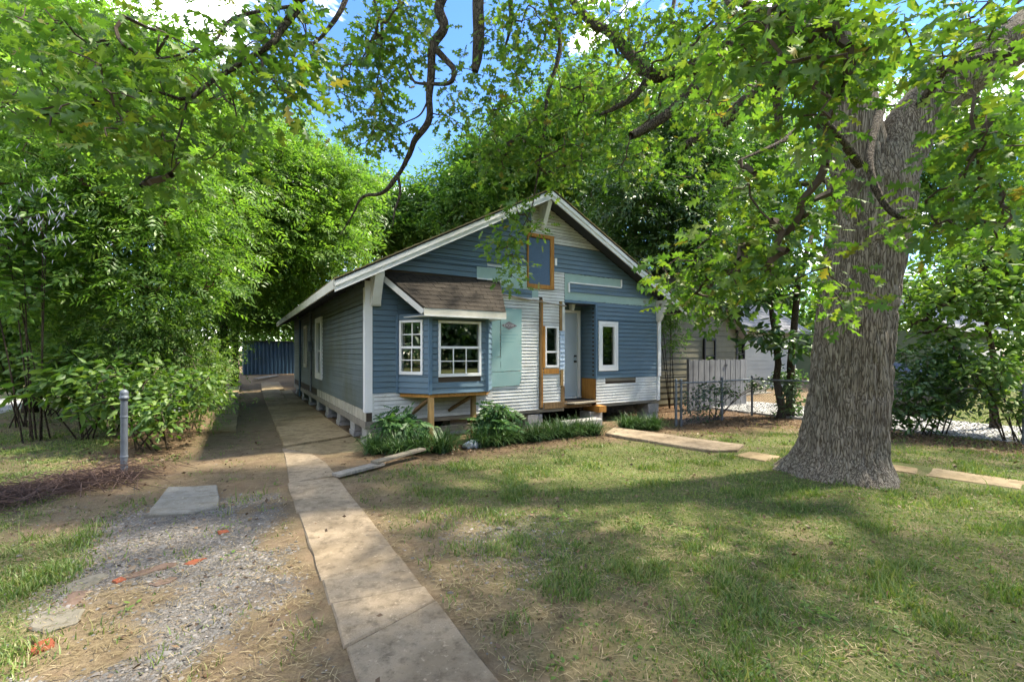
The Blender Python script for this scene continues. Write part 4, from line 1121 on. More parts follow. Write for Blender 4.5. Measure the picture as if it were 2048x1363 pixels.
def cluster_leaves(cent, per, spread, size, r=rng, flat=.5, droop=.25, up_rand=.55, size_var=.3, radial=True):
    n = len(cent); N = n * per
    off = r.normal(size=(N, 3)) * spread * np.array([1, 1, flat])
    pos = np.repeat(cent, per, 0) + off
    d = off / (np.linalg.norm(off, axis=1)[:, None] + 1e-6) + r.normal(size=(N, 3)) * .55 if radial else r.normal(size=(N, 3))
    d[:, 2] = d[:, 2] * .6 - droop
    up = np.array([0, 0, 1.]) + r.normal(size=(N, 3)) * up_rand
    R = frames(d, up)
    s = size * (1 + size_var * r.uniform(-1, 1, N))
    return pos, R, s

def twigs(nodes, cent, r0=.004, rmax=.05, sides=4, sag=.06, r=rng, maxlen=9):
    """grow a branch system: join every leaf cluster to the nearest wood already there"""
    nodes = np.array(nodes, float); pts = list(nodes); nb = len(pts); parent = {}
    rem = list(range(len(cent))); P = np.array(cent)
    dist = np.linalg.norm(P[:, None] - nodes[None], axis=2); best = dist.argmin(1); bd = dist.min(1).copy()
    order = []
    alive = np.ones(len(P), bool)
    while alive.any():
        i = int(np.where(alive, bd, 1e9).argmin()); alive[i] = False
        idx = len(pts); pts.append(P[i]); parent[idx] = int(best[i]); order.append(idx)
        d2 = np.linalg.norm(P - P[i], axis=1) * 1.06
        better = alive & (d2 < bd); bd[better] = d2[better]; best[better] = idx
    cnt = {}
    for idx in reversed(order):
        cnt[idx] = cnt.get(idx, 0) + 1; p = parent[idx]
        if p >= nb: cnt[p] = cnt.get(p, 0) + cnt[idx]
    mb = MB()
    for idx in order:
        a = pts[parent[idx]]; b = pts[idx]; L = np.linalg.norm(b - a)
        if L < .02 or L > maxlen: continue
        ra = min(rmax, r0 * (cnt[idx] + 1) ** .55); rb = min(rmax, r0 * cnt[idx] ** .5)
        m1 = a + (b - a) * .4 + r.normal(size=3) * L * sag; m2 = a + (b - a) * .75 + r.normal(size=3) * L * sag
        mb.tube([a, m1, m2, b], [ra, ra * .9, (ra + rb) / 2, rb], sides, False)
    return mb

def crown_points(ells, n, r, shell=.45, zmin=.3):
    out = []; vol = np.array([e[3] * e[4] * e[5] for e in ells]); vol = vol ** .75; vol = vol / vol.sum()
    for e, f in zip(ells, vol):
        k = max(4, int(n * f)); d = rand_unit(k, r); rr = r.random(k) ** shell
        p = np.array(e[:3]) + d * rr[:, None] * np.array(e[3:6]); out.append(p)
    p = np.concatenate(out); return p[p[:, 2] > zmin]

def tree(name, label, base, trunk, crowns, n, per, size, spread, leaf, lmat, bmat, seed, group='trees around the house', r_trunk=.14, cat='tree', extra_nodes=(), droop=.25, flat=.5, keep=None, up_rand=.55, rmax=.05):
    r = np.random.default_rng(seed)
    zb = float(gz(base[0], base[1]))
    root = tag(empty(name, (base[0], base[1], zb)), label, cat, group)
    o = np.array([base[0], base[1], zb])
    trunk = [np.array(p, float) for p in trunk]
    pts = []
    for a, b in zip(trunk[:-1], trunk[1:]):
        k = max(2, int(np.linalg.norm(b - a) / .4))
        for j in range(k): pts.append(a + (b - a) * j / k + r.normal(size=3) * r_trunk * .18 * (1 if pts else 0))
    pts.append(trunk[-1]); pts = np.array(pts); L = len(pts)
    rad = r_trunk * (1 - .75 * np.linspace(0, 1, L)); rad[0] *= 1.35
    mb = MB(); mb.tube(pts - o, rad, 10); mb.build('trunk', bmat, root, smooth=True)
    c = crown_points(crowns, n, r)
    if keep is not None: c = c[keep(c)]
    nodes = pts[int(L * .25):]
    twigs(nodes - o, c - o, .006, rmax, 3, .07, r).build('limbs', bmat, root)['kind'] = 'stuff'
    pos, R, s = cluster_leaves(c, per, spread, size, r, flat, droop, up_rand)
    cloud('crown', leaf, pos - o, R, s, lmat, root)
    return root

# ------------------------------------------------------------------ the oak
ob = np.array([4.70, 6.40, 0.0])
oak = tag(empty('oak_tree', tuple(ob)), 'massive old oak with thick furrowed trunk and lobed leaves spreading over the yard', 'tree')
def grow_tube(path, rads, nseg, sides, bump=.0, seed=0, flare=None, furrow=0.0):
    """smooth limb along a path with furrowed relief"""
    path = np.array(path, float); rads = np.array(rads, float)
    t = np.concatenate([[0], np.cumsum(np.linalg.norm(np.diff(path, axis=0), axis=1))]); tt = np.linspace(0, t[-1], nseg)
    def cr(vals):
        out = []
        n = len(t)
        for x in tt:
            i = min(max(int(np.searchsorted(t, x) - 1), 0), n - 2); f = (x - t[i]) / (t[i + 1] - t[i])
            p0 = vals[max(i - 1, 0)]; p1 = vals[i]; p2 = vals[i + 1]; p3 = vals[min(i + 2, n - 1)]
            out.append(.5 * ((2 * p1) + (-p0 + p2) * f + (2 * p0 - 5 * p1 + 4 * p2 - p3) * f * f + (-p0 + 3 * p1 - 3 * p2 + p3) * f ** 3))
        return np.array(out)
    P = cr(path); Rr = np.interp(tt, t, rads)
    tg = np.gradient(P, axis=0); tg /= np.linalg.norm(tg, axis=1)[:, None]
    x = np.cross(tg[0], [0.3, 1, .2]); x /= np.linalg.norm(x); V = np.zeros((nseg, sides, 3))
    ang = np.linspace(0, 2 * np.pi, sides, endpoint=False)
    for i in range(nseg):
        x = x - tg[i] * np.dot(x, tg[i]); x /= np.linalg.norm(x); y = np.cross(tg[i], x)
        s_ = ang * max(Rr[i], .05)
        rr = np.full(sides, Rr[i])
        if bump:
            sx = np.cos(ang) * 9 * Rr.mean(); sy = np.sin(ang) * 9 * Rr.mean()
            nz = vnoise(sx * 2.2 + 40, tt[i] * 1.1 + sy * 2.2, seed); n2 = vnoise(sx * 6 + 10, tt[i] * 3 + sy * 6, seed + 3)
            rr = rr * (1 + bump * (nz - .5)) - bump * .08 * np.abs(n2 - .5)
        if flare is not None: rr = rr * flare(ang, P[i][2])
        if furrow:
            aa = ang / (2 * np.pi) * 34; wv = 1.6 * (vnoise(ang * 0 + tt[i] * 1.3, ang * 2, seed + 5) - .5)
            f1 = 1 - np.abs(2 * vnoise(aa - seed * 17.13 + 0 * wv, tt[i] * 2.6, seed, 34) - 1)
            f2 = 1 - np.abs(2 * vnoise(aa * 2 - seed * 17.13, tt[i] * 6.5, seed, 68) - 1)
            rr = rr - furrow * f1 ** 3 - furrow * .6 * f2 ** 3
        V[i] = P[i] + rr[:, None] * (np.cos(ang)[:, None] * x + np.sin(ang)[:, None] * y)
    idx = np.arange(nseg * sides).reshape(nseg, sides)
    q = np.stack([idx[:-1], np.roll(idx[:-1], -1, 1), np.roll(idx[1:], -1, 1), idx[1:]], -1).reshape(-1, 4)
    return V.reshape(-1, 3), q, P
def limb(name, path, rads, parent, mat, nseg=40, sides=14, bump=.12, seed=0, flare=None, furrow=0.0):
    V, q, P = grow_tube(path, rads, nseg, sides, bump, seed, flare, furrow)
    mesh_np(name, V - ob, q.ravel(), np.arange(len(q)) * 4, np.full(len(q), 4), mat, parent, smooth=True)
    return P
fl = lambda ang, z: 1 + .24 * np.exp(-max(z, -.2) / .28) * (np.maximum(0, np.cos(3 * ang + .6)) ** 1.5 + .7 * np.maximum(0, np.cos(2 * ang - 1.2)) ** 2) + .045 * np.cos(5 * ang + z) * np.exp(-max(z, 0) / 1.5)
limb('trunk', [(4.62, 6.4, -.25), (4.64, 6.4, .05), (4.66, 6.4, .35), (4.72, 6.4, 1.0), (4.80, 6.4, 1.9), (4.90, 6.4, 2.7), (5.0, 6.4, 3.4), (5.05, 6.4, 4.0), (5.08, 6.4, 4.5)],
     [.76, .63, .52, .48, .47, .465, .49, .51, .40], oak, M['bark_oak'], 170, 220, .10, 4, fl, .030)
nodes = []
def addlimb(path, rads, name='limb', seed=0, nseg=44, sides=12, bump=.12, mat=None):
    P = limb(name, path, rads, oak, mat or M['bark_limb'], nseg, sides, bump, seed); nodes.extend(list(P)); return P
addlimb([(5.0, 6.4, 3.6), (4.9, 6.45, 4.5), at(1675, 130, 6.5), at(1630, 30, 6.6), (4.1, 6.9, 8.2), (4.6, 7.3, 11), (4.4, 7.8, 14.5)], [.36, .36, .33, .31, .27, .19, .06], seed=1, nseg=80, sides=24, mat=M['bark_oak'])
addlimb([(5.05, 6.4, 3.5), (5.3, 6.38, 4.3), at(1850, 215, 6.35), at(1950, 135, 6.2), at(2048, 70, 6.1), (8.6, 6.6, 7.6), (10.5, 7.5, 10.0)], [.38, .36, .32, .30, .28, .2, .06], seed=2, nseg=80, sides=24, mat=M['bark_oak'])
addlimb([at(1640, 70, 6.6), at(1570, 105, 6.7), at(1480, 90, 6.9), at(1400, 130, 7.0), at(1345, 148, 7.2), at(1300, 150, 7.3), at(1262, 112, 7.4), at(1220, 65, 7.6), at(1175, 38, 7.8), at(1100, -60, 8.0)], [.24, .20, .15, .12, .10, .10, .085, .08, .075, .04], seed=3, nseg=70)
addlimb([at(1300, 150, 7.3), at(1280, 180, 7.2), at(1250, 205, 7.0), at(1200, 230, 6.9)], [.07, .055, .05, .02], seed=4, nseg=24, sides=8)
addlimb([at(1610, 90, 6.6), at(1560, 150, 6.9), at(1500, 195, 7.0), at(1440, 250, 7.1), at(1400, 275, 7.2), at(1368, 293, 7.3)], [.17, .12, .105, .095, .085, .07], seed=5, nseg=44)
addlimb([at(1420, 140, 7.1), at(1370, 195, 7.0), at(1335, 228, 6.9), at(1295, 255, 6.85), at(1262, 272, 6.8)], [.09, .085, .08, .075, .06], seed=6, nseg=34)
addlimb([at(1575, 110, 6.9), at(1555, 180, 7.0), at(1558, 250, 7.0), at(1552, 300, 7.0)], [.09, .07, .06, .03], seed=7, nseg=26, sides=8)
addlimb([at(1840, 210, 6.1), at(1900, 130, 5.7), at(1960, 118, 5.3), at(2060, 95, 4.9)], [.06, .05, .055, .06], seed=8, nseg=26, sides=10)
addlimb([at(1760, 220, 5.9), at(1738, 330, 5.3), at(1790, 430, 5.0), at(1900, 440, 4.7)], [.06, .045, .03, .015], seed=9, nseg=26, sides=8)
addlimb([at(1720, 330, 6.0), at(1640, 240, 5.5), at(1560, 285, 5.0), at(1480, 320, 4.6)], [.06, .04, .025, .012], seed=10, nseg=26, sides=8)
addlimb([(4.3, 6.7, 7.4), (2.4, 6.4, 8.4), (.6, 6.2, 8.0), (-.6, 6.1, 7.2), at(905, -45, 6.0)], [.2, .17, .14, .1, .075], seed=11, nseg=40)
P_h = addlimb([at(905, -45, 6.0), at(878, 12, 6.0), at(888, 55, 6.0), at(866, 92, 6.0), at(862, 150, 6.0), at(858, 190, 6.05), at(857, 240, 6.1), at(830, 280, 6.1), at(822, 300, 6.15), at(800, 345, 6.2), at(765, 385, 6.2), at(725, 395, 6.25), at(702, 435, 6.3), at(680, 470, 6.3)],
        [.075, .07, .066, .058, .055, .05, .048, .042, .04, .036, .03, .022, .015, .006], seed=12, nseg=90, sides=10, bump=.3)
addlimb([at(795, 348, 6.2), at(800, 385, 6.2), at(790, 420, 6.2), at(785, 455, 6.2)], [.024, .02, .016, .006], 'dead_branch', 13, 20, 7)
addlimb([at(868, 95, 6.0), at(890, 118, 5.95), at(908, 140, 5.9), at(900, 165, 5.95), at(862, 168, 6.0), at(830, 165, 6.05), at(818, 145, 6.05), at(813, 132, 6.05)], [.04, .036, .034, .03, .026, .022, .016, .006], 'dead_branch', 14, 40, 8, .25)
addlimb([at(856, 200, 6.05), at(840, 230, 6.05), at(810, 245, 6.05), at(790, 255, 6.0), at(770, 262, 6.0)], [.016, .013, .01, .008, .004], 'dead_branch', 15, 20, 6)
addlimb([(.6, 6.2, 8.0), (.0, 6.2, 7.2), at(962, -30, 6.2), at(958, 60, 6.2), at(955, 110, 6.2), at(950, 143, 6.2)], [.1, .09, .085, .08, .07, .05], 'limb', 16, 34, 10, .3)
addlimb([(.6, 6.2, 8.0), (.4, 6.6, 7.5), at(1025, -20, 6.8), at(1022, 50, 6.8), at(1008, 100, 6.8)], [.06, .055, .045, .03, .015], 'limb', 17, 24, 8)
addlimb([(2.4, 6.4, 8.4), (.4, 5.0, 7.2), at(650, -40, 3.75), at(600, 10, 3.7), at(560, 60, 3.65), at(545, 85, 3.6), at(460, 140, 3.6), at(420, 165, 3.55), at(375, 198, 3.5), at(320, 185, 3.45), at(250, 178, 3.4), at(195, 205, 3.3), at(150, 222, 3.25), at(40, 235, 3.2)],
        [.11, .09, .045, .034, .03, .027, .022, .02, .018, .014, .012, .01, .008, .004], seed=18, nseg=90, sides=9, bump=.25)
addlimb([at(600, 10, 3.7), at(470, 35, 3.6), at(430, 80, 3.5), at(350, 112, 3.45), at(280, 118, 3.4)], [.016, .013, .011, .008, .004], seed=19, nseg=24, sides=7)
addlimb([at(375, 198, 3.5), at(360, 260, 3.5), at(345, 310, 3.5), at(343, 350, 3.5)], [.01, .008, .006, .003], seed=20, nseg=18, sides=6)
addlimb([at(700, -30, 4.6), at(682, 20, 4.5), at(645, 72, 4.45), at(622, 95, 4.4), at(630, 140, 4.4), at(640, 190, 4.4)], [.03, .026, .02, .015, .01, .004], 'dead_branch', 21, 34, 7, .25)
addlimb([at(640, 78, 4.45), at(605, 72, 4.4), at(590, 110, 4.35), at(575, 180, 4.3)], [.014, .011, .008, .004], 'dead_branch', 22, 20, 6)
addlimb([(2.4, 6.4, 8.4), (1.0, 7.4, 8.2), at(1100, -20, 7.4), at(1120, 90, 7.3), at(1095, 190, 7.2), at(1090, 250, 7.2), at(1075, 350, 7.2), at(1062, 420, 7.2), at(1030, 480, 7.2)], [.1, .08, .05, .04, .032, .026, .018, .012, .005], seed=23, nseg=50, sides=8)
addlimb([(.6, 6.2, 8.0), (-.6, 6.4, 7.6), at(760, -30, 6.3), at(765, 60, 6.3), at(755, 160, 6.3), at(745, 250, 6.3)], [.05, .045, .03, .022, .014, .005], seed=24, nseg=34, sides=8)
addlimb([at(1640, 70, 6.6), at(1520, 20, 5.6), at(1450, -10, 4.8), at(1500, 60, 4.2)], [.1, .06, .04, .012], seed=25, nseg=24, sides=8)

blobs = [  # px, py, rx, ry, depth0, depth1, clusters
    # right foreground
    (1540, 430, 140, 100, 3.6, 4.8, 24), (1620, 350, 70, 60, 3.4, 4.8, 7), (1940, 310, 95, 60, 3.3, 4.6, 12), (1990, 270, 100, 100, 3.2, 4.4, 15), (1930, 420, 100, 60, 3.4, 4.6, 11),
    (1480, 510, 95, 70, 3.8, 4.8, 15), (1600, 545, 80, 50, 3.8, 4.8, 9), (1700, 600, 30, 40, 4.0, 4.6, 4), (1790, 470, 40, 40, 4.2, 5.2, 3), (1375, 585, 60, 40, 4.4, 5.2, 9), (1350, 540, 50, 30, 4.6, 5.4, 4), (1430, 610, 40, 30, 4.4, 5, 4), (2000, 430, 50, 90, 3.3, 4.2, 7),
    # upper right
    (1560, 70, 150, 70, 2.9, 3.8, 26), (1640, 130, 85, 80, 2.7, 3.6, 15), (1640, 215, 60, 40, 3.0, 4.0, 5), (1860, 80, 110, 60, 3.0, 4.2, 10), (1980, 40, 80, 50, 3.4, 4.6, 8), (1440, 160, 80, 110, 4.0, 5.2, 18), (1900, 190, 70, 30, 3.4, 4.4, 3), (1620, 20, 120, 30, 3.0, 3.8, 8),
    # middle
    (1340, 70, 100, 60, 6.4, 8.2, 22), (1250, 170, 110, 70, 6.8, 8.5, 20), (1110, 140, 90, 130, 6.4, 8.0, 42), (1050, 60, 80, 60, 6.4, 7.8, 18), (1190, 40, 80, 50, 6.8, 8.2, 14), (1190, 265, 120, 80, 6.6, 8.4, 36), (1085, 325, 85, 45, 6.6, 7.6, 24), (1025, 425, 30, 30, 6.8, 7.3, 6), (1008, 490, 18, 55, 7.0, 7.3, 10), (1035, 545, 15, 18, 7.0, 7.3, 4), (1070, 450, 12, 16, 7.0, 7.3, 2), (1010, 300, 60, 70, 6.4, 7.6, 14), (1400, 90, 70, 80, 5.6, 7, 12), (1330, 330, 130, 60, 7, 9, 18), (985, 250, 30, 50, 6.2, 7.4, 6), (1000, 200, 40, 50, 6.2, 7.4, 8),
    # centre left, hanging sprays
    (790, 50, 40, 60, 5.8, 6.8, 14), (750, 120, 45, 60, 5.8, 6.8, 16), (760, 190, 30, 50, 5.8, 6.8, 10), (700, 135, 30, 20, 5.8, 6.4, 6), (740, 262, 65, 28, 5.8, 6.6, 16), (690, 190, 25, 15, 5.8, 6.4, 4), (845, 70, 25, 60, 5.6, 6.6, 5), (915, 160, 35, 50, 5.6, 6.6, 5), (905, 220, 25, 35, 5.8, 6.4, 4), (990, 40, 30, 40, 6, 7, 5), (830, 115, 22, 22, 5.8, 6.4, 4), (790, 15, 35, 15, 5.8, 6.8, 4),
    # upper left, close to the camera
    (90, 190, 100, 60, 3.0, 3.9, 10), (230, 90, 150, 70, 3.1, 4.2, 17), (420, 60, 120, 55, 3.2, 4.2, 12), (560, 60, 70, 60, 3.3, 4.4, 9), (575, 180, 50, 45, 3.4, 4.4, 7), (320, 170, 110, 60, 3.1, 4.0, 11), (150, 240, 120, 45, 3.0, 3.8, 10), (300, 280, 100, 50, 3.2, 4.0, 9), (480, 170, 70, 50, 3.3, 4.2, 7), (290, 345, 45, 30, 3.3, 3.9, 4), (60, 40, 80, 50, 3.2, 4.2, 5), (430, 290, 60, 40, 3.4, 4.2, 4), (600, 120, 40, 50, 3.6, 4.6, 4),
]
r_o = np.random.default_rng(21); cc = []
for (px, py, rx, ry, d0, d1, k) in blobs:
    a = r_o.uniform(0, 2 * np.pi, k); q = np.sqrt(r_o.random(k)); d = r_o.uniform(d0, d1, k)
    for i in range(k): cc.append(at(px + rx * q[i] * math.cos(a[i]), py + ry * q[i] * math.sin(a[i]), d[i]))
cc = np.array(cc)
tw = twigs(np.array(nodes) - ob, cc - ob, .0042, .03, 4, .09, r_o, 3.2); tw.build('twigs', M['twig'], oak)['kind'] = 'stuff'
pos, R, s = cluster_leaves(cc, 18, .12, .13, r_o, .75, .25, .85, .5)
cloud('foliage', T_OAK, pos - ob, R, s, M['oakleaf'], oak)
# the high crown over the yard (above the frame), it throws the dappled shade
hc = []
r_c = np.random.default_rng(5)
while len(hc) < 780:
    p = np.array([r_c.uniform(-5, 17), r_c.uniform(-3, 15.5), r_c.uniform(5.5, 15)])
    e = ((p[0] - 6.5) / 10.5) ** 2 + ((p[1] - 6.5) / 9.0) ** 2 + ((p[2] - 9.0) / 6.0) ** 2
    if e > 1 or e < .12: continue
    if p[1] > 0 and (p[2] - CAM_H) / p[1] < .84 and not (p[0] / max(p[1], .1) > .12 and p[1] > 6.5 and (p[2] - CAM_H) / p[1] > .50 + .10 * vnoise(p[0], p[1], 4)): continue
    if vnoise(p[0] * .7, p[1] * .7, 31) < .22: continue
    hc.append(p)
hc = np.array(hc)
for a_, b_, c_ in (((4.5, 7.6, 12), (1.5, 7.5, 13), (-2, 5.5, 11.5)), ((4.6, 7.3, 11), (7.5, 9, 13.5), (9, 8, 12)), ((4.4, 7.2, 9.5), (3, 4, 11), (1.5, .5, 11)), ((8.6, 6.6, 7.6), (8.8, 3.5, 9.5), (8, 0, 10))):
    addlimb([a_, b_, c_], [.16, .11, .04], seed=int(a_[0] * 10), nseg=16, sides=8)
twigs(np.array(nodes) - ob, hc - ob, .01, .06, 3, .07, r_c, 5).build('high_twigs', M['twig'], oak)['kind'] = 'stuff'
pos, R, s = cluster_leaves(hc, 16, .42, .21, r_c, .6, .2, .6, .3)
cloud('high_foliage', T_SIM, pos - ob, R, s * 1.0, M['oakleaf'], oak)

# ------------------------------------------------------------------ other trees
def ell(px, py, d, rx, ry, rz=None):
    """crown mass seen at a pixel: centre and radii in pixels at depth d, depth radius in metres"""
    c = at(px, py, d); return (c[0], c[1], c[2], rx / FPX * d, rz if rz else rx / FPX * d * .8, ry / FPX * d)
def gp(px, d):
    X = (px - CX) / FPX * d; return (X, d)
def trunkpath(px, d, tops):
    X, Y = gp(px, d); z = float(gz(X, Y)); return [(X, Y, z - .15)] + [tuple(at(x, y, dd)) for x, y, dd in tops]
def not_sky(c):
    x = CX + FPX * c[:, 0] / c[:, 1]; y = HY - FPX * (c[:, 2] - CAM_H) / c[:, 1]
    lim = np.interp(x, [0, 330, 430, 560, 600, 680, 760, 840, 900, 960, 1050, 1250, 1500, 2100], [-400, -200, 40, 130, 235, 275, 318, 350, 290, 250, 200, 40, -60, -300])
    return y > lim + 10
G_L = 'trees along the left of the driveway'
tree('vine_covered_tree', 'tree with a reddish vine covered trunk behind the steel post', gp(290, 10.2), trunkpath(290, 10.2, [(292, 620, 10.2), (285, 430, 10.3), (270, 250, 10.6), (250, 60, 11)]),
     [ell(190, 330, 10.2, 190, 170), ell(330, 420, 10.4, 170, 150), ell(110, 520, 10, 130, 110, 1.2), ell(330, 560, 10, 130, 80, 1.2), ell(200, 120, 11, 180, 130)], 520, 19, .37, .32, T_PIN, M['leaf_left'], M['bark_red'], 101, G_L, .15, keep=not_sky)
tree('slender_tree', 'slim grey trunked tree halfway along the driveway', gp(372, 14), trunkpath(372, 14, [(366, 620, 14), (380, 400, 14.3), (400, 200, 14.5)]),
     [ell(430, 400, 14, 150, 130), ell(480, 300, 14.5, 130, 100), ell(400, 520, 13.5, 120, 80), ell(420, 220, 15, 110, 80)], 420, 19, .41, .36, T_PIN, M['leaf_left'], M['bark_dark'], 102, G_L, .13, keep=not_sky)
tree('leaning_tree', 'sunlit tree leaning over the driveway toward the eave', gp(442, 17), trunkpath(442, 17, [(450, 600, 17), (500, 420, 17), (560, 280, 17)]),
     [ell(570, 390, 16.5, 130, 130), ell(620, 480, 16, 100, 90), ell(540, 540, 16, 110, 70), ell(600, 300, 17.5, 100, 70), ell(660, 380, 17, 70, 80)], 460, 19, .47, .40, T_PIN, M['leaf_left'], M['bark_dark'], 103, G_L, .16, keep=not_sky)
tree('drive_end_tree', 'tree with a dark trunk near the end of the driveway left of the shed', gp(468, 21), trunkpath(468, 21, [(470, 620, 21), (480, 450, 21), (500, 330, 21)]),
     [ell(520, 600, 21, 90, 60), ell(470, 560, 20, 90, 90), ell(560, 500, 22, 110, 110), ell(690, 440, 22, 70, 90)], 380, 20, .56, .44, T_PIN2, M['leaf_far'], M['bark_dark'], 104, G_L, .18, keep=not_sky)
tree('left_edge_tree', 'dense dark tree at the far left edge', gp(60, 13), trunkpath(60, 13, [(70, 600, 13), (60, 400, 13), (40, 200, 13.5)]),
     [ell(40, 330, 13.5, 150, 160), ell(90, 560, 12.5, 130, 100, 1.5), ell(30, 130, 14, 140, 120), ell(-60, 480, 13, 120, 200)], 440, 20, .46, .40, T_PIN2, M['leaf_far'], M['bark_dark'], 105, G_L, .16, keep=not_sky)
tree('tall_back_tree', 'tall tree behind the left trees reaching the top of the picture', gp(170, 20), trunkpath(170, 20, [(180, 500, 20), (200, 300, 20), (210, 80, 20)]),
     [ell(200, 150, 20, 160, 150), ell(330, 200, 20, 120, 110), ell(60, 60, 20, 150, 140), ell(380, 330, 20, 120, 110), ell(150, 330, 19, 150, 110)], 420, 20, .56, .5, T_PIN2, M['leaf_far'], M['bark_dark'], 106, G_L, .2, keep=not_sky)
G_B = 'trees behind the house'
for k, (nm, lb, px, d, el_, n, mt) in enumerate((
    ('back_tree', 'pale green tree rising behind the left roof slope', 760, 27, [(740, 420, 110, 80), (800, 480, 100, 70), (690, 400, 60, 90), (850, 430, 70, 70)], 240, 'leaf_far'),
    ('round_back_tree', 'rounded bright tree behind the middle of the roof', 960, 26, [(930, 400, 110, 110), (1010, 340, 110, 100), (900, 480, 90, 60), (1060, 300, 90, 90)], 280, 'leaf_far'),
    ('ridge_tree', 'bright tree standing just behind the roof ridge', 1150, 24, [(1150, 300, 110, 120), (1220, 220, 110, 110), (1180, 420, 100, 80), (1130, 230, 80, 80)], 280, 'leaf_far'),
    ('dark_side_tree', 'dark green tree right of the house roof', 1345, 16.5, [(1290, 420, 120, 110), (1380, 360, 110, 110), (1240, 500, 90, 60), (1400, 480, 90, 70), (1330, 280, 110, 80)], 320, 'leaf_dark'),
    ('gap_tree', 'leafy tree above the olive house', 1490, 23, [(1480, 330, 120, 110), (1400, 200, 120, 110), (1560, 240, 110, 120), (1540, 430, 110, 80), (1450, 500, 70, 50)], 260, 'leaf_far'),
    ('right_back_tree', 'yellow green tree behind the far green house', 1900, 26, [(1850, 420, 130, 120), (1980, 380, 130, 140), (2080, 480, 110, 140), (1930, 250, 150, 120), (1760, 300, 110, 130)], 300, 'leaf_far'))):
    tree(nm, lb, gp(px, d), trunkpath(px, d, [(px, 560, d), (px - 5, 420, d), (el_[0][0], el_[0][1] - 40, d)]), [ell(x, y, d + (i % 3 - 1) * 1.2, a, b) for i, (x, y, a, b) in enumerate(el_)], int(n * 1.5), 20, .026 * d * .9, .55 if d > 20 else .42, T_PIN2, M[mt], M['bark_dark'], 120 + k, G_B, .22, keep=not_sky, rmax=.08)
r_w = np.random.default_rng(55)
def wood_line(name, label, pts, h, n, size, mat):
    pts = np.array(pts, float); t = r_w.random(n) * (len(pts) - 1); i = t.astype(int); f = (t - i)[:, None]
    p = pts[i] * (1 - f) + pts[np.minimum(i + 1, len(pts) - 1)] * f + r_w.normal(0, 1.6, (n, 2))
    hh = h * (.55 + .75 * vnoise(p[:, 0] * .13, p[:, 1] * .13, 8)) * r_w.random(n) ** .75
    c = np.stack([p[:, 0], p[:, 1], hh + .1], 1); pos, R, s = cluster_leaves(c, 7, .9, size, r_w, .6, .2, .7)
    return tag(cloud(name, T_PIN2, pos, R, s, mat), label, 'woodland', kind='stuff')
wood_line('far_wood', 'wooded mass beyond the lots at the horizon', [(-75, 5), (-60, 32), (-30, 48), (0, 52), (30, 46), (52, 30), (60, 5)], 10, 1700, 2.0, M['leaf_far'])
wood_line('street_trees', 'trees across the street that the windows reflect', [(-45, -14), (-20, -22), (0, -24), (20, -22), (45, -14), (58, -5), (64, 6)], 11, 1500, 2.4, M['leaf_dark'])
# small trees between the oak and the neighbour
ivy = tree('ivy_clad_tree', 'twin stemmed tree wrapped in ivy left of the oak trunk', gp(1560, 12.6), trunkpath(1560, 12.6, [(1556, 700, 12.6), (1540, 600, 12.5), (1535, 520, 12.4), (1500, 430, 12.2)]),
     [ell(1480, 600, 12, 60, 50), ell(1560, 680, 12.2, 70, 40), ell(1580, 540, 12.6, 90, 60), ell(1500, 520, 12.2, 70, 60)], 90, 16, .26, .2, T_SIM, M['leaf_dark'], M['bark_dark'], 140, 'small trees right of the house', .11)
o_ = np.array([*gp(1560, 12.6), float(gz(*gp(1560, 12.6)))])
mb = MB(); mb.tube([np.array([.28, 0, -.1]), np.array([.30, 0, 1.5]), at(1596, 560, 12.7) - o_, at(1630, 450, 12.8) - o_], [.12, .1, .08, .05], 9); mb.build('second_stem', M['bark_dark'], ivy, smooth=True)
r_i = np.random.default_rng(77); ci = np.stack([.25 + r_i.normal(0, .16, 60), r_i.normal(0, .14, 60), r_i.uniform(0, 1.25, 60)], 1)
pos, R, s = cluster_leaves(ci, 14, .09, .11, r_i, 1, .4, .8); cloud('ivy', T_SIM, pos, R, s, M['leaf_dark'], ivy)
tree('right_edge_tree', 'small broad tree overhanging the fence at the right edge', gp(1990, 10.5), trunkpath(1990, 10.5, [(1985, 700, 10.5), (1960, 600, 10.4), (1930, 520, 10.3)]),
     [ell(1920, 560, 10, 120, 80), ell(2020, 620, 9.8, 80, 90), ell(1870, 640, 10, 80, 50), ell(2000, 500, 10.5, 90, 70), ell(1980, 720, 9.6, 80, 35), ell(2040, 560, 10, 70, 90), ell(1840, 600, 11, 60, 40)], 190, 15, .19, .22, T_SIM, M['leaf_shrub'], M['bark_dark'], 141, 'small trees right of the house', .09)

def shrub(name, label, base, crowns, n, per, size, spread, leaf, lmat, seed, group, stems=7, cat='shrub', flat=.7, droop=.2):
    r = np.random.default_rng(seed); zb = float(gz(*base)); o = np.array([base[0], base[1], zb])
    root = tag(empty(name, tuple(o)), label, cat, group)
    c = crown_points(crowns, n, r, .5, zb + .06)
    mb = MB(); nd = []
    for k in range(stems):
        e = c[r.integers(len(c))] ; b = o + np.array([r.normal(0, .12), r.normal(0, .12), -.05]); m1 = b + (e - b) * .5 + np.array([0, 0, .15]); P = [b, m1, e]
        mb.tube(np.array(P) - o, [.016, .012, .006], 5); nd += [b, (b + m1) / 2, m1, (m1 + e) / 2]
    mb.build('stems', M['bark_dark'], root)
    twigs(np.array(nd) - o, c - o, .0035, .015, 3, .08, r).build('twigs', M['twig'], root)['kind'] = 'stuff'
    pos, R, s = cluster_leaves(c, per, spread, size, r, flat, droop, .6); cloud('foliage', leaf, pos - o, R, s, lmat, root)
    return root
G_S = 'shrubs along the fences'
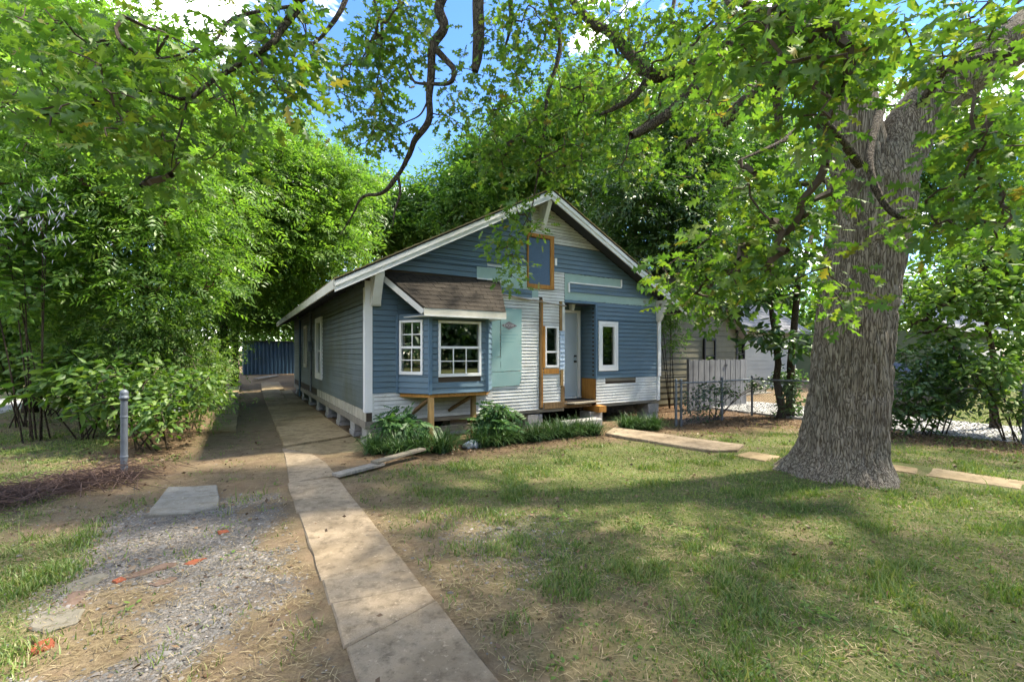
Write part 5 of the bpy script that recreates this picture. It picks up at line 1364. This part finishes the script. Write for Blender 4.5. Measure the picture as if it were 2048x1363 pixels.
shrub('fence_shrub', 'bright green shrub right behind the steel post', gp(300, 7.9), [ell(300, 830, 7.6, 70, 60, .5), ell(360, 780, 8.2, 80, 60, .6), ell(250, 770, 8, 70, 60, .5)], 110, 15, .13, .13, T_SIM, M['leaf_shrub'], 201, G_S)
shrub('fence_shrub', 'leafy shrub overhanging the driveway edge behind the wire fence', gp(380, 10), [ell(395, 790, 9.4, 70, 55, .8), ell(360, 700, 10, 80, 60, .8), ell(420, 740, 11, 50, 60, .8)], 140, 15, .15, .16, T_PIN2, M['leaf_shrub'], 202, G_S)
shrub('broadleaf_shrub', 'low broadleaf shrub spreading over the left lawn', gp(170, 9), [ell(150, 770, 8.8, 90, 35, .6), ell(230, 740, 9, 70, 55, .6), ell(120, 730, 9.4, 60, 40, .6), ell(210, 810, 8.4, 60, 30, .4)], 110, 13, .2, .16, T_SIM, M['leaf_shrub'], 203, G_S)
shrub('dark_hedge', 'dark tangled thicket under the left trees', gp(100, 12.5), [ell(70, 690, 12, 110, 60, 1), ell(200, 660, 12, 110, 60, 1), ell(20, 620, 12, 80, 80, 1), ell(250, 700, 11, 90, 60, 1), ell(60, 730, 11.5, 90, 40, .8)], 260, 16, .22, .24, T_SIM, M['leaf_dark'], 204, G_S)
shrub('drive_thicket', 'dense thicket beside the far end of the driveway', gp(425, 18), [ell(430, 690, 17, 50, 60, 1.2), ell(395, 650, 15, 50, 70, 1.2), ell(455, 640, 19, 50, 50, 1.2)], 120, 14, .24, .26, T_PIN2, M['leaf_far'], 205, G_S)
shrub('roadside_shrub', 'rounded green shrub at the far left above the lawn', gp(40, 10.5), [ell(30, 740, 10.5, 90, 45, .8), ell(-20, 660, 10.5, 80, 80, .8), ell(90, 690, 10.8, 70, 60, .8)], 150, 15, .18, .2, T_SIM, M['leaf_shrub'], 211, G_S)
shrub('draping_shrub', 'green shrub draping down beneath the reddish trunk', gp(230, 10), [ell(230, 690, 10, 110, 70, .8), ell(310, 660, 9.6, 90, 60, .8), ell(150, 650, 10.2, 90, 60, .8)], 190, 15, .19, .2, T_PIN2, M['leaf_shrub'], 212, G_S)
lv = shrub('lavender_flowering_shrub', 'shrub with pale lavender flower spikes at the left edge', gp(70, 8.8), [ell(50, 440, 8.8, 90, 60, .7), ell(60, 560, 8.8, 70, 80, .7), ell(0, 480, 8.8, 60, 90, .7)], 110, 13, .17, .17, T_SIM, M['leaf_far'], 206, G_S)
r_f = np.random.default_rng(9); k = 110; o_ = np.array([*gp(70, 8.8), 0.]); P = np.stack([at(r_f.uniform(-20, 150), r_f.normal(430, 45), r_f.uniform(7.9, 8.3)) for _ in range(k)])
d = np.stack([r_f.normal(0, .35, k), r_f.normal(0, .35, k), np.ones(k)], 1)
pos = np.repeat(P, 3, 0); N = len(pos); dd_ = np.repeat(d, 3, 0) + r_f.normal(0, .05, (N, 3))
cloud('flower_spikes', T_SIM, pos - o_, frames(dd_, rand_unit(N, r_f)), np.stack([r_f.uniform(.07, .13, N), np.full(N, .03), np.full(N, .03)], 1), M['flower'], lv)['kind'] = 'stuff'
shrub('fence_bush', 'large dark bush beside the oak trunk hiding the car', gp(1850, 9.9), [ell(1840, 790, 9.6, 60, 60, .6), ell(1900, 760, 9.8, 70, 60, .6), ell(1860, 720, 9.8, 70, 40, .6), ell(1820, 830, 9.4, 40, 25, .4)], 150, 15, .14, .15, T_SIM, M['leaf_dark'], 207, G_S)
shrub('fence_bush', 'loose bush against the wire fence at the right edge', gp(2030, 8.9), [ell(2030, 800, 8.6, 60, 50, .4), ell(2000, 740, 8.8, 60, 40, .4)], 60, 13, .14, .16, T_SIM, M['leaf_shrub'], 208, G_S)
shrub('fence_vine', 'vine scrambling over the chain-link fence by the grey boards', gp(1430, 12.2), [ell(1400, 780, 12, 45, 12, .1), ell(1450, 778, 12.4, 40, 20, .1), ell(1395, 815, 11.8, 35, 30, .12), ell(1530, 768, 12.8, 45, 10, .12)], 60, 13, .1, .1, T_SIM, M['leaf_dark'], 209, G_S, cat='vine')
shrub('eave_sapling', 'sapling leaves against the right corner of the house', gp(1345, 14.5), [ell(1340, 650, 14, 25, 60, .5), ell(1335, 600, 14, 30, 30, .5)], 40, 14, .2, .16, T_PIN2, M['leaf_far'], 210, G_S, 4, 'sapling')

# foundation planting in front of the house
def bush(name, label, u, v, h, seed, rad=.5):
    r = np.random.default_rng(seed); X, Y = l2w(u, v); o = np.array([X, Y, 0.]); root = tag(empty(name, (X, Y, 0)), label, 'shrub', 'bushes under the bay window')
    k = 16; mb = MB(); tips = []
    for i in range(k):
        a = r.uniform(0, 2 * np.pi); q = rad * math.sqrt(r.random()); e = np.array([q * math.cos(a), q * math.sin(a) * .8, h * (1 - .55 * (q / rad) ** 2) * r.uniform(.55, 1)])
        m1 = e * np.array([.35, .35, .6]); mb.tube([(0, 0, -.03), m1, e], [.014, .01, .005], 5); tips += [e, e * .85 + m1 * .15, (e + m1) / 2]
    mb.build('stems', M['twig'], root)
    pos, R, s = cluster_leaves(np.array(tips), 4, .05, .27, r, .6, .30, .45, .3); cloud('foliage', leaf_pinnate(4, .42, .17, .3), pos, R, s, M['leaf_bush'], root)
bush('leafy_bush', 'leafy green bush left of the bay post', .45, -.5, .78, 301, .36)
bush('leafy_bush', 'leafy green bush right of the bay post', 2.2, -.85, .74, 302, .34)

def strap_clump(seed, n=330, h=.36):
    r = np.random.default_rng(seed); V = []; F = []
    for i in range(n):
        a = r.uniform(0, 2 * np.pi); b = np.array([r.normal(0, .07), r.normal(0, .07), 0]); L = h * r.uniform(.7, 1.35); sp = r.uniform(.25, 1.0); w_ = r.uniform(.004, .0075)
        d = np.array([math.cos(a), math.sin(a)]); s_ = np.array([-d[1], d[0]]) * w_; k0 = len(V); m_ = 5
        for j in range(m_):
            t = j / (m_ - 1); x = L * sp * t * (1 + .25 * t); z = L * (1.15 * t - .95 * sp * t * t); ww = 1 - .85 * t ** 2
            for sg in (1, -1): V.append((b[0] + d[0] * x + sg * s_[0] * ww, b[1] + d[1] * x + sg * s_[1] * ww, max(z, .005 + .01 * t)))
        for j in range(m_ - 1): F.append((k0 + 2 * j, k0 + 2 * j + 1, k0 + 2 * j + 3, k0 + 2 * j + 2))
    me = bpy.data.meshes.new('strap_leaves'); me.from_pydata(V, [], F); me.update(); me.materials.append(M['liriope']); return me
lm = [strap_clump(400 + i) for i in range(4)]
spots = [(-.02, -.75, 1.1, 'leftmost, by the corner pier'), (.28, -1.0, 1.1, 'second from the corner pier'), (.62, -1.05, 1.15, 'just behind the loose plank end'), (.98, -1.2, 1.2, 'left of the plastic bag'), (.6, -.78, 1.0, 'at the foot of the left bush'),
         (1.75, -1.15, 1.15, 'just right of the plastic bag'), (2.1, -1.2, 1.2, 'at the foot of the right bush'), (2.5, -1.15, 1.15, 'right of the right bush'), (2.88, -1.2, 1.1, 'before the dark gap left of the middle pier'), (3.25, -1.18, 1.1, 'before the left half of the middle pier'), (3.6, -1.2, 1.15, 'before the right half of the middle pier'), (3.98, -1.2, 1.15, 'before the left end of the concrete step'), (4.3, -1.3, 1.0, 'beside the walkway under the doorstep'),
         (5.5, -1.05, 1.0, 'right of the walkway nearest the door'), (5.78, -1.15, 1.05, 'in the middle of the row right of the walkway'), (6.02, -1.35, 1.1, 'rightmost, between the walkway and the right pier')]
for i, (u, v, sc_, wh) in enumerate(spots):
    X, Y = l2w(u, v); z = float(gz(X, Y))
    e = tag(empty('lilyturf_clump', (X, Y, z), i * 1.7), 'arching dark green grass-like clump ' + wh, 'plant', 'strap leaf clumps before the house'); e.scale = (sc_,) * 3
    link(bpy.data.objects.new('leaves', lm[i % 4]), e)
    mb = MB(); mb.lathe([(.09, -.02), (.08, .03), (.03, .06)], (0, 0, 0), 8); mb.build('crown_base', M['leaf_bush'], e)

# ------------------------------------------------------------------ small things on the ground
a = np.array(l2w(-.91, -2.03)); b = np.array(l2w(.57, -1.40))
pkr = tag(empty('loose_plank', (a[0], a[1], 0)), 'weathered grey plank lying from the path to the clumps', 'plank')
d = (b - a); mb = MB(); mb.beam((.02, 0.0, .05), (d[0] * .48, d[1] * .48, .055), .17, .035); mb.build('plank_end', M['greywood'], pkr)
mb = MB(); mb.beam((d[0] * .40, d[1] * .40, .095), (d[0], d[1], .13), .15, .03); mb.build('plank_length', M['greywood_x'], pkr)
r_b = np.random.default_rng(3); X, Y = l2w(1.42, -1.18)
V, q, _ = grow_tube([(0, 0, 0), (.08, 0, .02), (.2, .02, .03), (.3, .02, .0)], [.03, .085, .09, .02], 22, 20, .0)
V = V + (np.stack([vnoise(V[:, 0] * 25, V[:, 2] * 25 + V[:, 1] * 25, k) for k in range(3)], 1) - .5) * .06; V[:, 2] = np.maximum(V[:, 2], -.01) + .02
bg_o = mesh_np('plastic_bag', V, q.ravel(), np.arange(len(q)) * 4, np.full(len(q), 4), M['bag'], smooth=True); bg_o.location = (X, Y, 0); bg_o.rotation_euler = (0, 0, .4)
tag(bg_o, 'crumpled pale plastic bag between the strap leaf clumps', 'bag')
# brush pile
r_t = np.random.default_rng(13); root = tag(empty('brush_pile', (-5.0, 4.9, 0)), 'heap of dry brown twigs left of the steel post', 'brush pile'); mb = MB(); big = MB()
for i in range(900):
    t = r_t.random(); c0 = np.array([-5.35 - 1.0 * t + r_t.normal(0, .25), 6.2 - 1.7 * t + r_t.normal(0, .22), .02 + abs(r_t.normal(0, .04))])
    an = r_t.normal(2.6, .75); L = r_t.uniform(.3, 1.1); dd = np.array([math.cos(an), math.sin(an), r_t.normal(0, .12)]) * L
    bend = np.array([r_t.normal(0, .09), r_t.normal(0, .09), abs(r_t.normal(0, .07))]); pts = np.array([c0 - dd / 2, c0 + bend, c0 + dd / 2]); pts[:, 2] = np.maximum(pts[:, 2], .012)
    (mb if i % 4 else big).tube(pts - np.array([-5.0, 4.9, 0]), [.0035, .003, .0015] if i % 4 else [.006, .005, .002], 3, False)
mb.build('fine_twigs', M['drytwig'], root)['kind'] = 'stuff'; big.build('thick_twigs', M['drytwig'], root)
# flat stones and brick fragments in the gravel
def stone(name, label, cat, u, v, poly, mat, h, seed, group):
    X, Y = l2w(u, v); pts = rough_edge(poly, .05, .008, seed); n = len(pts); z = float(gzd(X, Y)); mb = MB()
    vs_ = [(x, y, -.06) for x, y in pts] + [(x, y, h * .7) for x, y in pts] + [(x * .9, y * .9, h + .008 * math.sin(9 * x + seed)) for x, y in pts] + [(0, 0, h)]
    fs = []
    for i in range(n):
        j = (i + 1) % n; fs += [(i, j, j + n, i + n), (i + n, j + n, j + 2 * n, i + 2 * n), (i + 2 * n, j + 2 * n, 3 * n)]
    mb.add(vs_, fs); o = mb.build(name, mat); o.location = (X, Y, z); o.rotation_euler = (0, 0, seed * 1.3); return tag(o, label, cat, group)
P5 = [(-.15, -.05), (-.02, -.1), (.14, -.06), (.16, .05), (.0, .1), (-.13, .07)]
stone('flat_stone', 'pale flat stone at the left edge of the gravel', 'stone', -3.0, -4.05, P5, M['flag'], .008, 1, 'flat stones in the gravel')
stone('flat_stone', 'large pale flat stone above the lower brick piece', 'stone', -3.02, -4.55, [(x * 1.2, y * 1.2) for x, y in P5], M['flag'], .008, 2, 'flat stones in the gravel')
stone('flat_stone', 'long reddish brown flat stone in mid gravel', 'stone', -2.6, -4.05, [(x * 1.1, y * .6) for x, y in P5], M['flag_red'], .008, 3, 'flat stones in the gravel')
stone('flat_stone', 'dark brown flat stone between the two pale ones', 'stone', -3.0, -4.3, [(x * .9, y * .7) for x, y in P5], M['flag_red'], .008, 4, 'flat stones in the gravel')
stone('flat_stone', 'small tan stone beside the long reddish one', 'stone', -2.5, -4.3, [(x * .5, y * .7) for x, y in P5], M['flag_red'], .008, 5, 'flat stones in the gravel')
for nm, u, v, k, sd in (('bright orange brick piece in mid gravel', -2.33, -4.06, .42, 6), ('small orange brick chip left of the long stone', -2.78, -4.12, .25, 7), ('orange brick piece at the bottom left', -3.0, -4.87, .4, 8), ('faded orange brick chip near the path', -2.15, -3.45, .3, 9)):
    stone('brick_fragment', nm, 'brick', u, v, [(-.13 * k, -.1 * k), (.14 * k, -.12 * k), (.12 * k, .13 * k), (-.1 * k, .15 * k)], M['brickbit'], .009, sd, 'brick fragments in the gravel')

# ------------------------------------------------------------------ gravel, grass, straw, litter
def on_slab(u, v, soft=0.0):
    if soft: u = u + soft * (fbm(u * 3.1, v * 3.1, 3, 91) - .5) * 2; v = v + soft * (fbm(u * 3.3, v * 2.9, 3, 95) - .5) * 2
    s = (u > -1.57) & (u < -.83) & (v < 17) & (v > -8.3)
    s |= (u > -1.3) & (u < -.02) & (v > -.6) & (v < 13); s |= (u > -2.62) & (u < -2.0) & (v > 2.7) & (v < 15.5)
    s |= (u > -2.84) & (u < -2.2) & (v > -2.6) & (v < -1.5)
    s |= (v > -3.75) & (v < -1.0) & (u > 4.45 + (-1.5 - v) * .17) & (u < 5.3 + (-1.0 - v) * .2)
    s |= (u > 4.97) & (u < 5.53) & (v > -4.48) & (v < -3.97); s |= (u > 6.05) & (u < 6.75) & (v > -6.95) & (v < -5.45)
    return s
def scatter(dens, r, ymax=17, grow=1.25):
    """random ground points, thinner with distance. dens(Y) per square metre"""
    X_, Y_ = [], []
    for y0, y1 in ((1.6, 2.6), (2.6, 4), (4, 5.5), (5.5, 7.5), (7.5, 10), (10, min(13, ymax)), (13, ymax)):
        if y1 <= y0: continue
        w_ = 1.13 * y1 * grow + .3; n_ = int(dens((y0 + y1) / 2) * 2 * w_ * (y1 - y0))
        X_.append(r.uniform(-w_, w_, n_)); Y_.append(r.uniform(y0, y1, n_))
    return np.concatenate(X_), np.concatenate(Y_)
r_g = np.random.default_rng(31)
def oak_clear(X, Y): return (X - 4.66) ** 2 + (Y - 6.4) ** 2 > .62 ** 2
# pebbles
X, Y = scatter(lambda y: 7500 if y < 4 else (5600 if y < 5.5 else 800), r_g, 10); u, v = w2l(X, Y); g, gv, lt = masks(X, Y)
k = (r_g.random(len(X)) < gv * .8 + .02 * (u < -.7) * (v < 0)) & ~on_slab(u, v) & (np.abs(X) < 1.35 * Y)
X, Y = X[k], Y[k]; N = len(X)
oct_ = ([(1, 0, 0), (.25, .8, .1), (-.8, .5, 0), (-.75, -.55, .1), (.2, -.85, 0), (0, .1, .6), (.3, -.1, .62)], [(0, 1, 6), (1, 5, 6), (1, 2, 5), (2, 3, 5), (3, 4, 5), (4, 6, 5), (4, 0, 6)])
R = frames(np.stack([r_g.normal(size=N), r_g.normal(size=N), r_g.normal(0, .15, N)], 1), np.array([0, 0, 1.]) + r_g.normal(0, .22, (N, 3)))
s = r_g.lognormal(math.log(.0078), .42, N)
peb = cloud('gravel', oct_, np.stack([X, Y, gzd(X, Y) + .0 * s], 1), R, np.stack([s * 1.15, s, s * .8], 1), M['pebble']); tag(peb, 'loose grey gravel spread over the drive', 'gravel', kind='stuff')
print('pebbles', N)
# white gravel on the neighbour's drive
n_ = 6000; u = r_g.uniform(10.9, 13.7, n_); v = r_g.uniform(-9, 1, n_); X, Y = l2w(u, v); N = n_
R = frames(rand_unit(N, r_g), np.array([0, 0, 1.]) + r_g.normal(0, .3, (N, 3))); wg = cloud('white_gravel', oct_, np.stack([X, Y, np.full(N, -.045)], 1), R, r_g.uniform(.02, .04, N), M['pebble_white']); tag(wg, 'pale loose gravel on the neighbouring drive', 'gravel', kind='stuff')
# grass
X, Y = scatter(lambda y: 6600 if y < 4 else (4800 if y < 5.5 else (2900 if y < 7.5 else (1400 if y < 10 else 400))), r_g); u, v = w2l(X, Y); g, gv, lt = masks(X, Y)
tuft = ss(.5, .72, fbm(X * 2.6, Y * 2.6, 3, 61))
k = (r_g.random(len(X)) < np.minimum(1, g * 1.25) * (.45 + .55 * tuft)) & ~on_slab(u, v, .09) & oak_clear(X, Y) & ~((u > -.05) & (u < 7.8) & (v > -.1) & (v < 12.4)) & (np.abs(X) < 1.35 * Y)
X, Y, tuft = X[k], Y[k], tuft[k]; N = len(X)
an = r_g.uniform(0, 2 * np.pi, N); up = np.stack([r_g.normal(0, .28, N), r_g.normal(0, .28, N), np.ones(N)], 1); R = frames(np.stack([np.cos(an), np.sin(an), np.zeros(N)], 1), up)
hgt = (.020 + .028 * tuft) * r_g.lognormal(0, .4, N); wd = r_g.uniform(.0022, .0042, N) * (1 + .12 * Y)
# orthogonal frame: x lean, y width, z height
z_ = up / np.linalg.norm(up, axis=1)[:, None]; x_ = np.cross(np.cross(z_, R[:, :, 0]), z_); x_ /= np.linalg.norm(x_, axis=1)[:, None]; R = np.stack([x_, np.cross(z_, x_), z_], 2)
gr = cloud('grass', blade(.55), np.stack([X, Y, gzd(X, Y) - .004], 1), R, np.stack([hgt, wd * 2, hgt], 1), M['grass']); tag(gr, 'patchy green lawn grass', 'grass', kind='stuff'); print('grass', N)
# taller tufts of coarse grass
Xt, Yt = [], []
for (px, py) in ((1430, 1150), (1380, 1210), (1470, 1180), (1360, 1240), (1600, 1230), (1850, 1180), (1700, 1100), (1250, 1130), (1880, 1260), (1620, 1320), (1120, 1090), (60, 1080), (20, 1110), (1900, 1100), (1500, 1050), (1200, 1000), (1760, 1290), (110, 1090), (1990, 1200)):
    d_ = CAM_H * FPX / (py - HY); Xt.append((px - CX) / FPX * d_); Yt.append(d_)
n_ = 26; X = (np.repeat(Xt, n_) + r_g.normal(0, .045, n_ * len(Xt))); Y = np.repeat(Yt, n_) + r_g.normal(0, .045, n_ * len(Yt)); N = len(X)
an = r_g.uniform(0, 2 * np.pi, N); z_ = np.stack([r_g.normal(0, .5, N), r_g.normal(0, .5, N), np.ones(N)], 1); z_ /= np.linalg.norm(z_, axis=1)[:, None]; d0 = np.stack([np.cos(an), np.sin(an), np.zeros(N)], 1)
x_ = np.cross(np.cross(z_, d0), z_); x_ /= np.linalg.norm(x_, axis=1)[:, None]; R = np.stack([x_, np.cross(z_, x_), z_], 2); hgt = .11 * r_g.lognormal(0, .35, N)
tf_ = cloud('coarse_grass', blade(.6), np.stack([X, Y, gzd(X, Y) - .004], 1), R, np.stack([hgt, np.full(N, .007), hgt], 1), M['grass']); tag(tf_, 'coarse taller grass tufts in the lawn', 'grass', kind='stuff')
nw = 260; aw = r_g.uniform(2.3, 8, nw); xw = r_g.uniform(-.9, 1.15, nw) * aw; uw, vw = w2l(xw, aw); gw, _, _ = masks(xw, aw); kw = (r_g.random(nw) < gw + .15) & ~on_slab(uw, vw); xw, aw = xw[kw], aw[kw]
X = np.repeat(xw, 12) + r_g.normal(0, .05, 12 * len(xw)); Y = np.repeat(aw, 12) + r_g.normal(0, .05, 12 * len(xw)); N = len(X)
an = r_g.uniform(0, 2 * np.pi, N); R = frames(np.stack([np.cos(an), np.sin(an), r_g.uniform(0, .5, N)], 1), np.array([0, 0, 1.]) + r_g.normal(0, .3, (N, 3)))
wd_ = cloud('weeds', leaf_simple(.55), np.stack([X, Y, gzd(X, Y) + .012], 1), R, r_g.uniform(.018, .045, N), M['leaf_shrub']); tag(wd_, 'small broadleaf weeds in the lawn', 'weeds', kind='stuff')
# dry straw lying flat
X, Y = scatter(lambda y: 1500 if y < 4 else (800 if y < 5.5 else (420 if y < 7.5 else 160)), r_g, 13); u, v = w2l(X, Y); g, gv, lt = masks(X, Y)
k = (r_g.random(len(X)) < (.75 - .5 * gv) * (.3 + .7 * fbm(X * 1.3, Y * 1.3, 3, 71)) * (1 - .5 * (u < -1.5) * (v > -1))) & ~on_slab(u, v, .12) & oak_clear(X, Y) & ~((u > -.05) & (u < 7.8) & (v > -.1)) & (np.abs(X) < 1.35 * Y)
X, Y = X[k], Y[k]; N = len(X); an = r_g.uniform(0, 2 * np.pi, N)
z_ = np.stack([np.cos(an), np.sin(an), np.abs(r_g.normal(0.1, .12, N))], 1); z_ /= np.linalg.norm(z_, axis=1)[:, None]; x_ = np.cross(np.cross(z_, [0, 0, 1.]), z_); x_ = -x_ / np.linalg.norm(x_, axis=1)[:, None]; R = np.stack([x_, np.cross(z_, x_), z_], 2)
L = r_g.uniform(.03, .11, N); st = cloud('dry_grass', blade(.15), np.stack([X, Y, gzd(X, Y) + .006 + r_g.random(N) * .012], 1), R, np.stack([L, np.full(N, .004) * (1 + .06 * Y), L], 1), M['straw']); tag(st, 'dry straw lying over the bare soil', 'straw', kind='stuff'); print('straw', N)
# dead leaves
X, Y = scatter(lambda y: 420 if y < 5.5 else (260 if y < 10 else 170), r_g, 18); u, v = w2l(X, Y); g, gv, lt = masks(X, Y)
k = (r_g.random(len(X)) < .10 + .9 * lt) & ~(on_slab(u, v) & (r_g.random(len(X)) < .93)) & oak_clear(X, Y) & (np.abs(X) < 1.35 * Y)
X, Y = X[k], Y[k]; N = len(X); R = frames(np.stack([r_g.normal(size=N), r_g.normal(size=N), r_g.normal(0, .3, N)], 1), np.array([0, 0, 1.]) + r_g.normal(0, .45, (N, 3)))
u, v = w2l(X, Y)
dl = cloud('leaf_litter', ([(0, 0, 0), (.5, .3, .06), (.5, -.3, .04), (1, 0, .02), (.5, 0, -.03)], [(0, 4, 1), (0, 2, 4), (1, 4, 3), (4, 2, 3)]), np.stack([X, Y, gzd(X, Y) + .012 + .05 * on_slab(u, v)], 1), R, r_g.uniform(.012, .07, N) * (.6 + .4 * np.minimum(1, Y / 7)), M['soil_litter']); tag(dl, 'brown dead leaves scattered over the yard', 'leaf litter', kind='stuff'); print('litter', N)
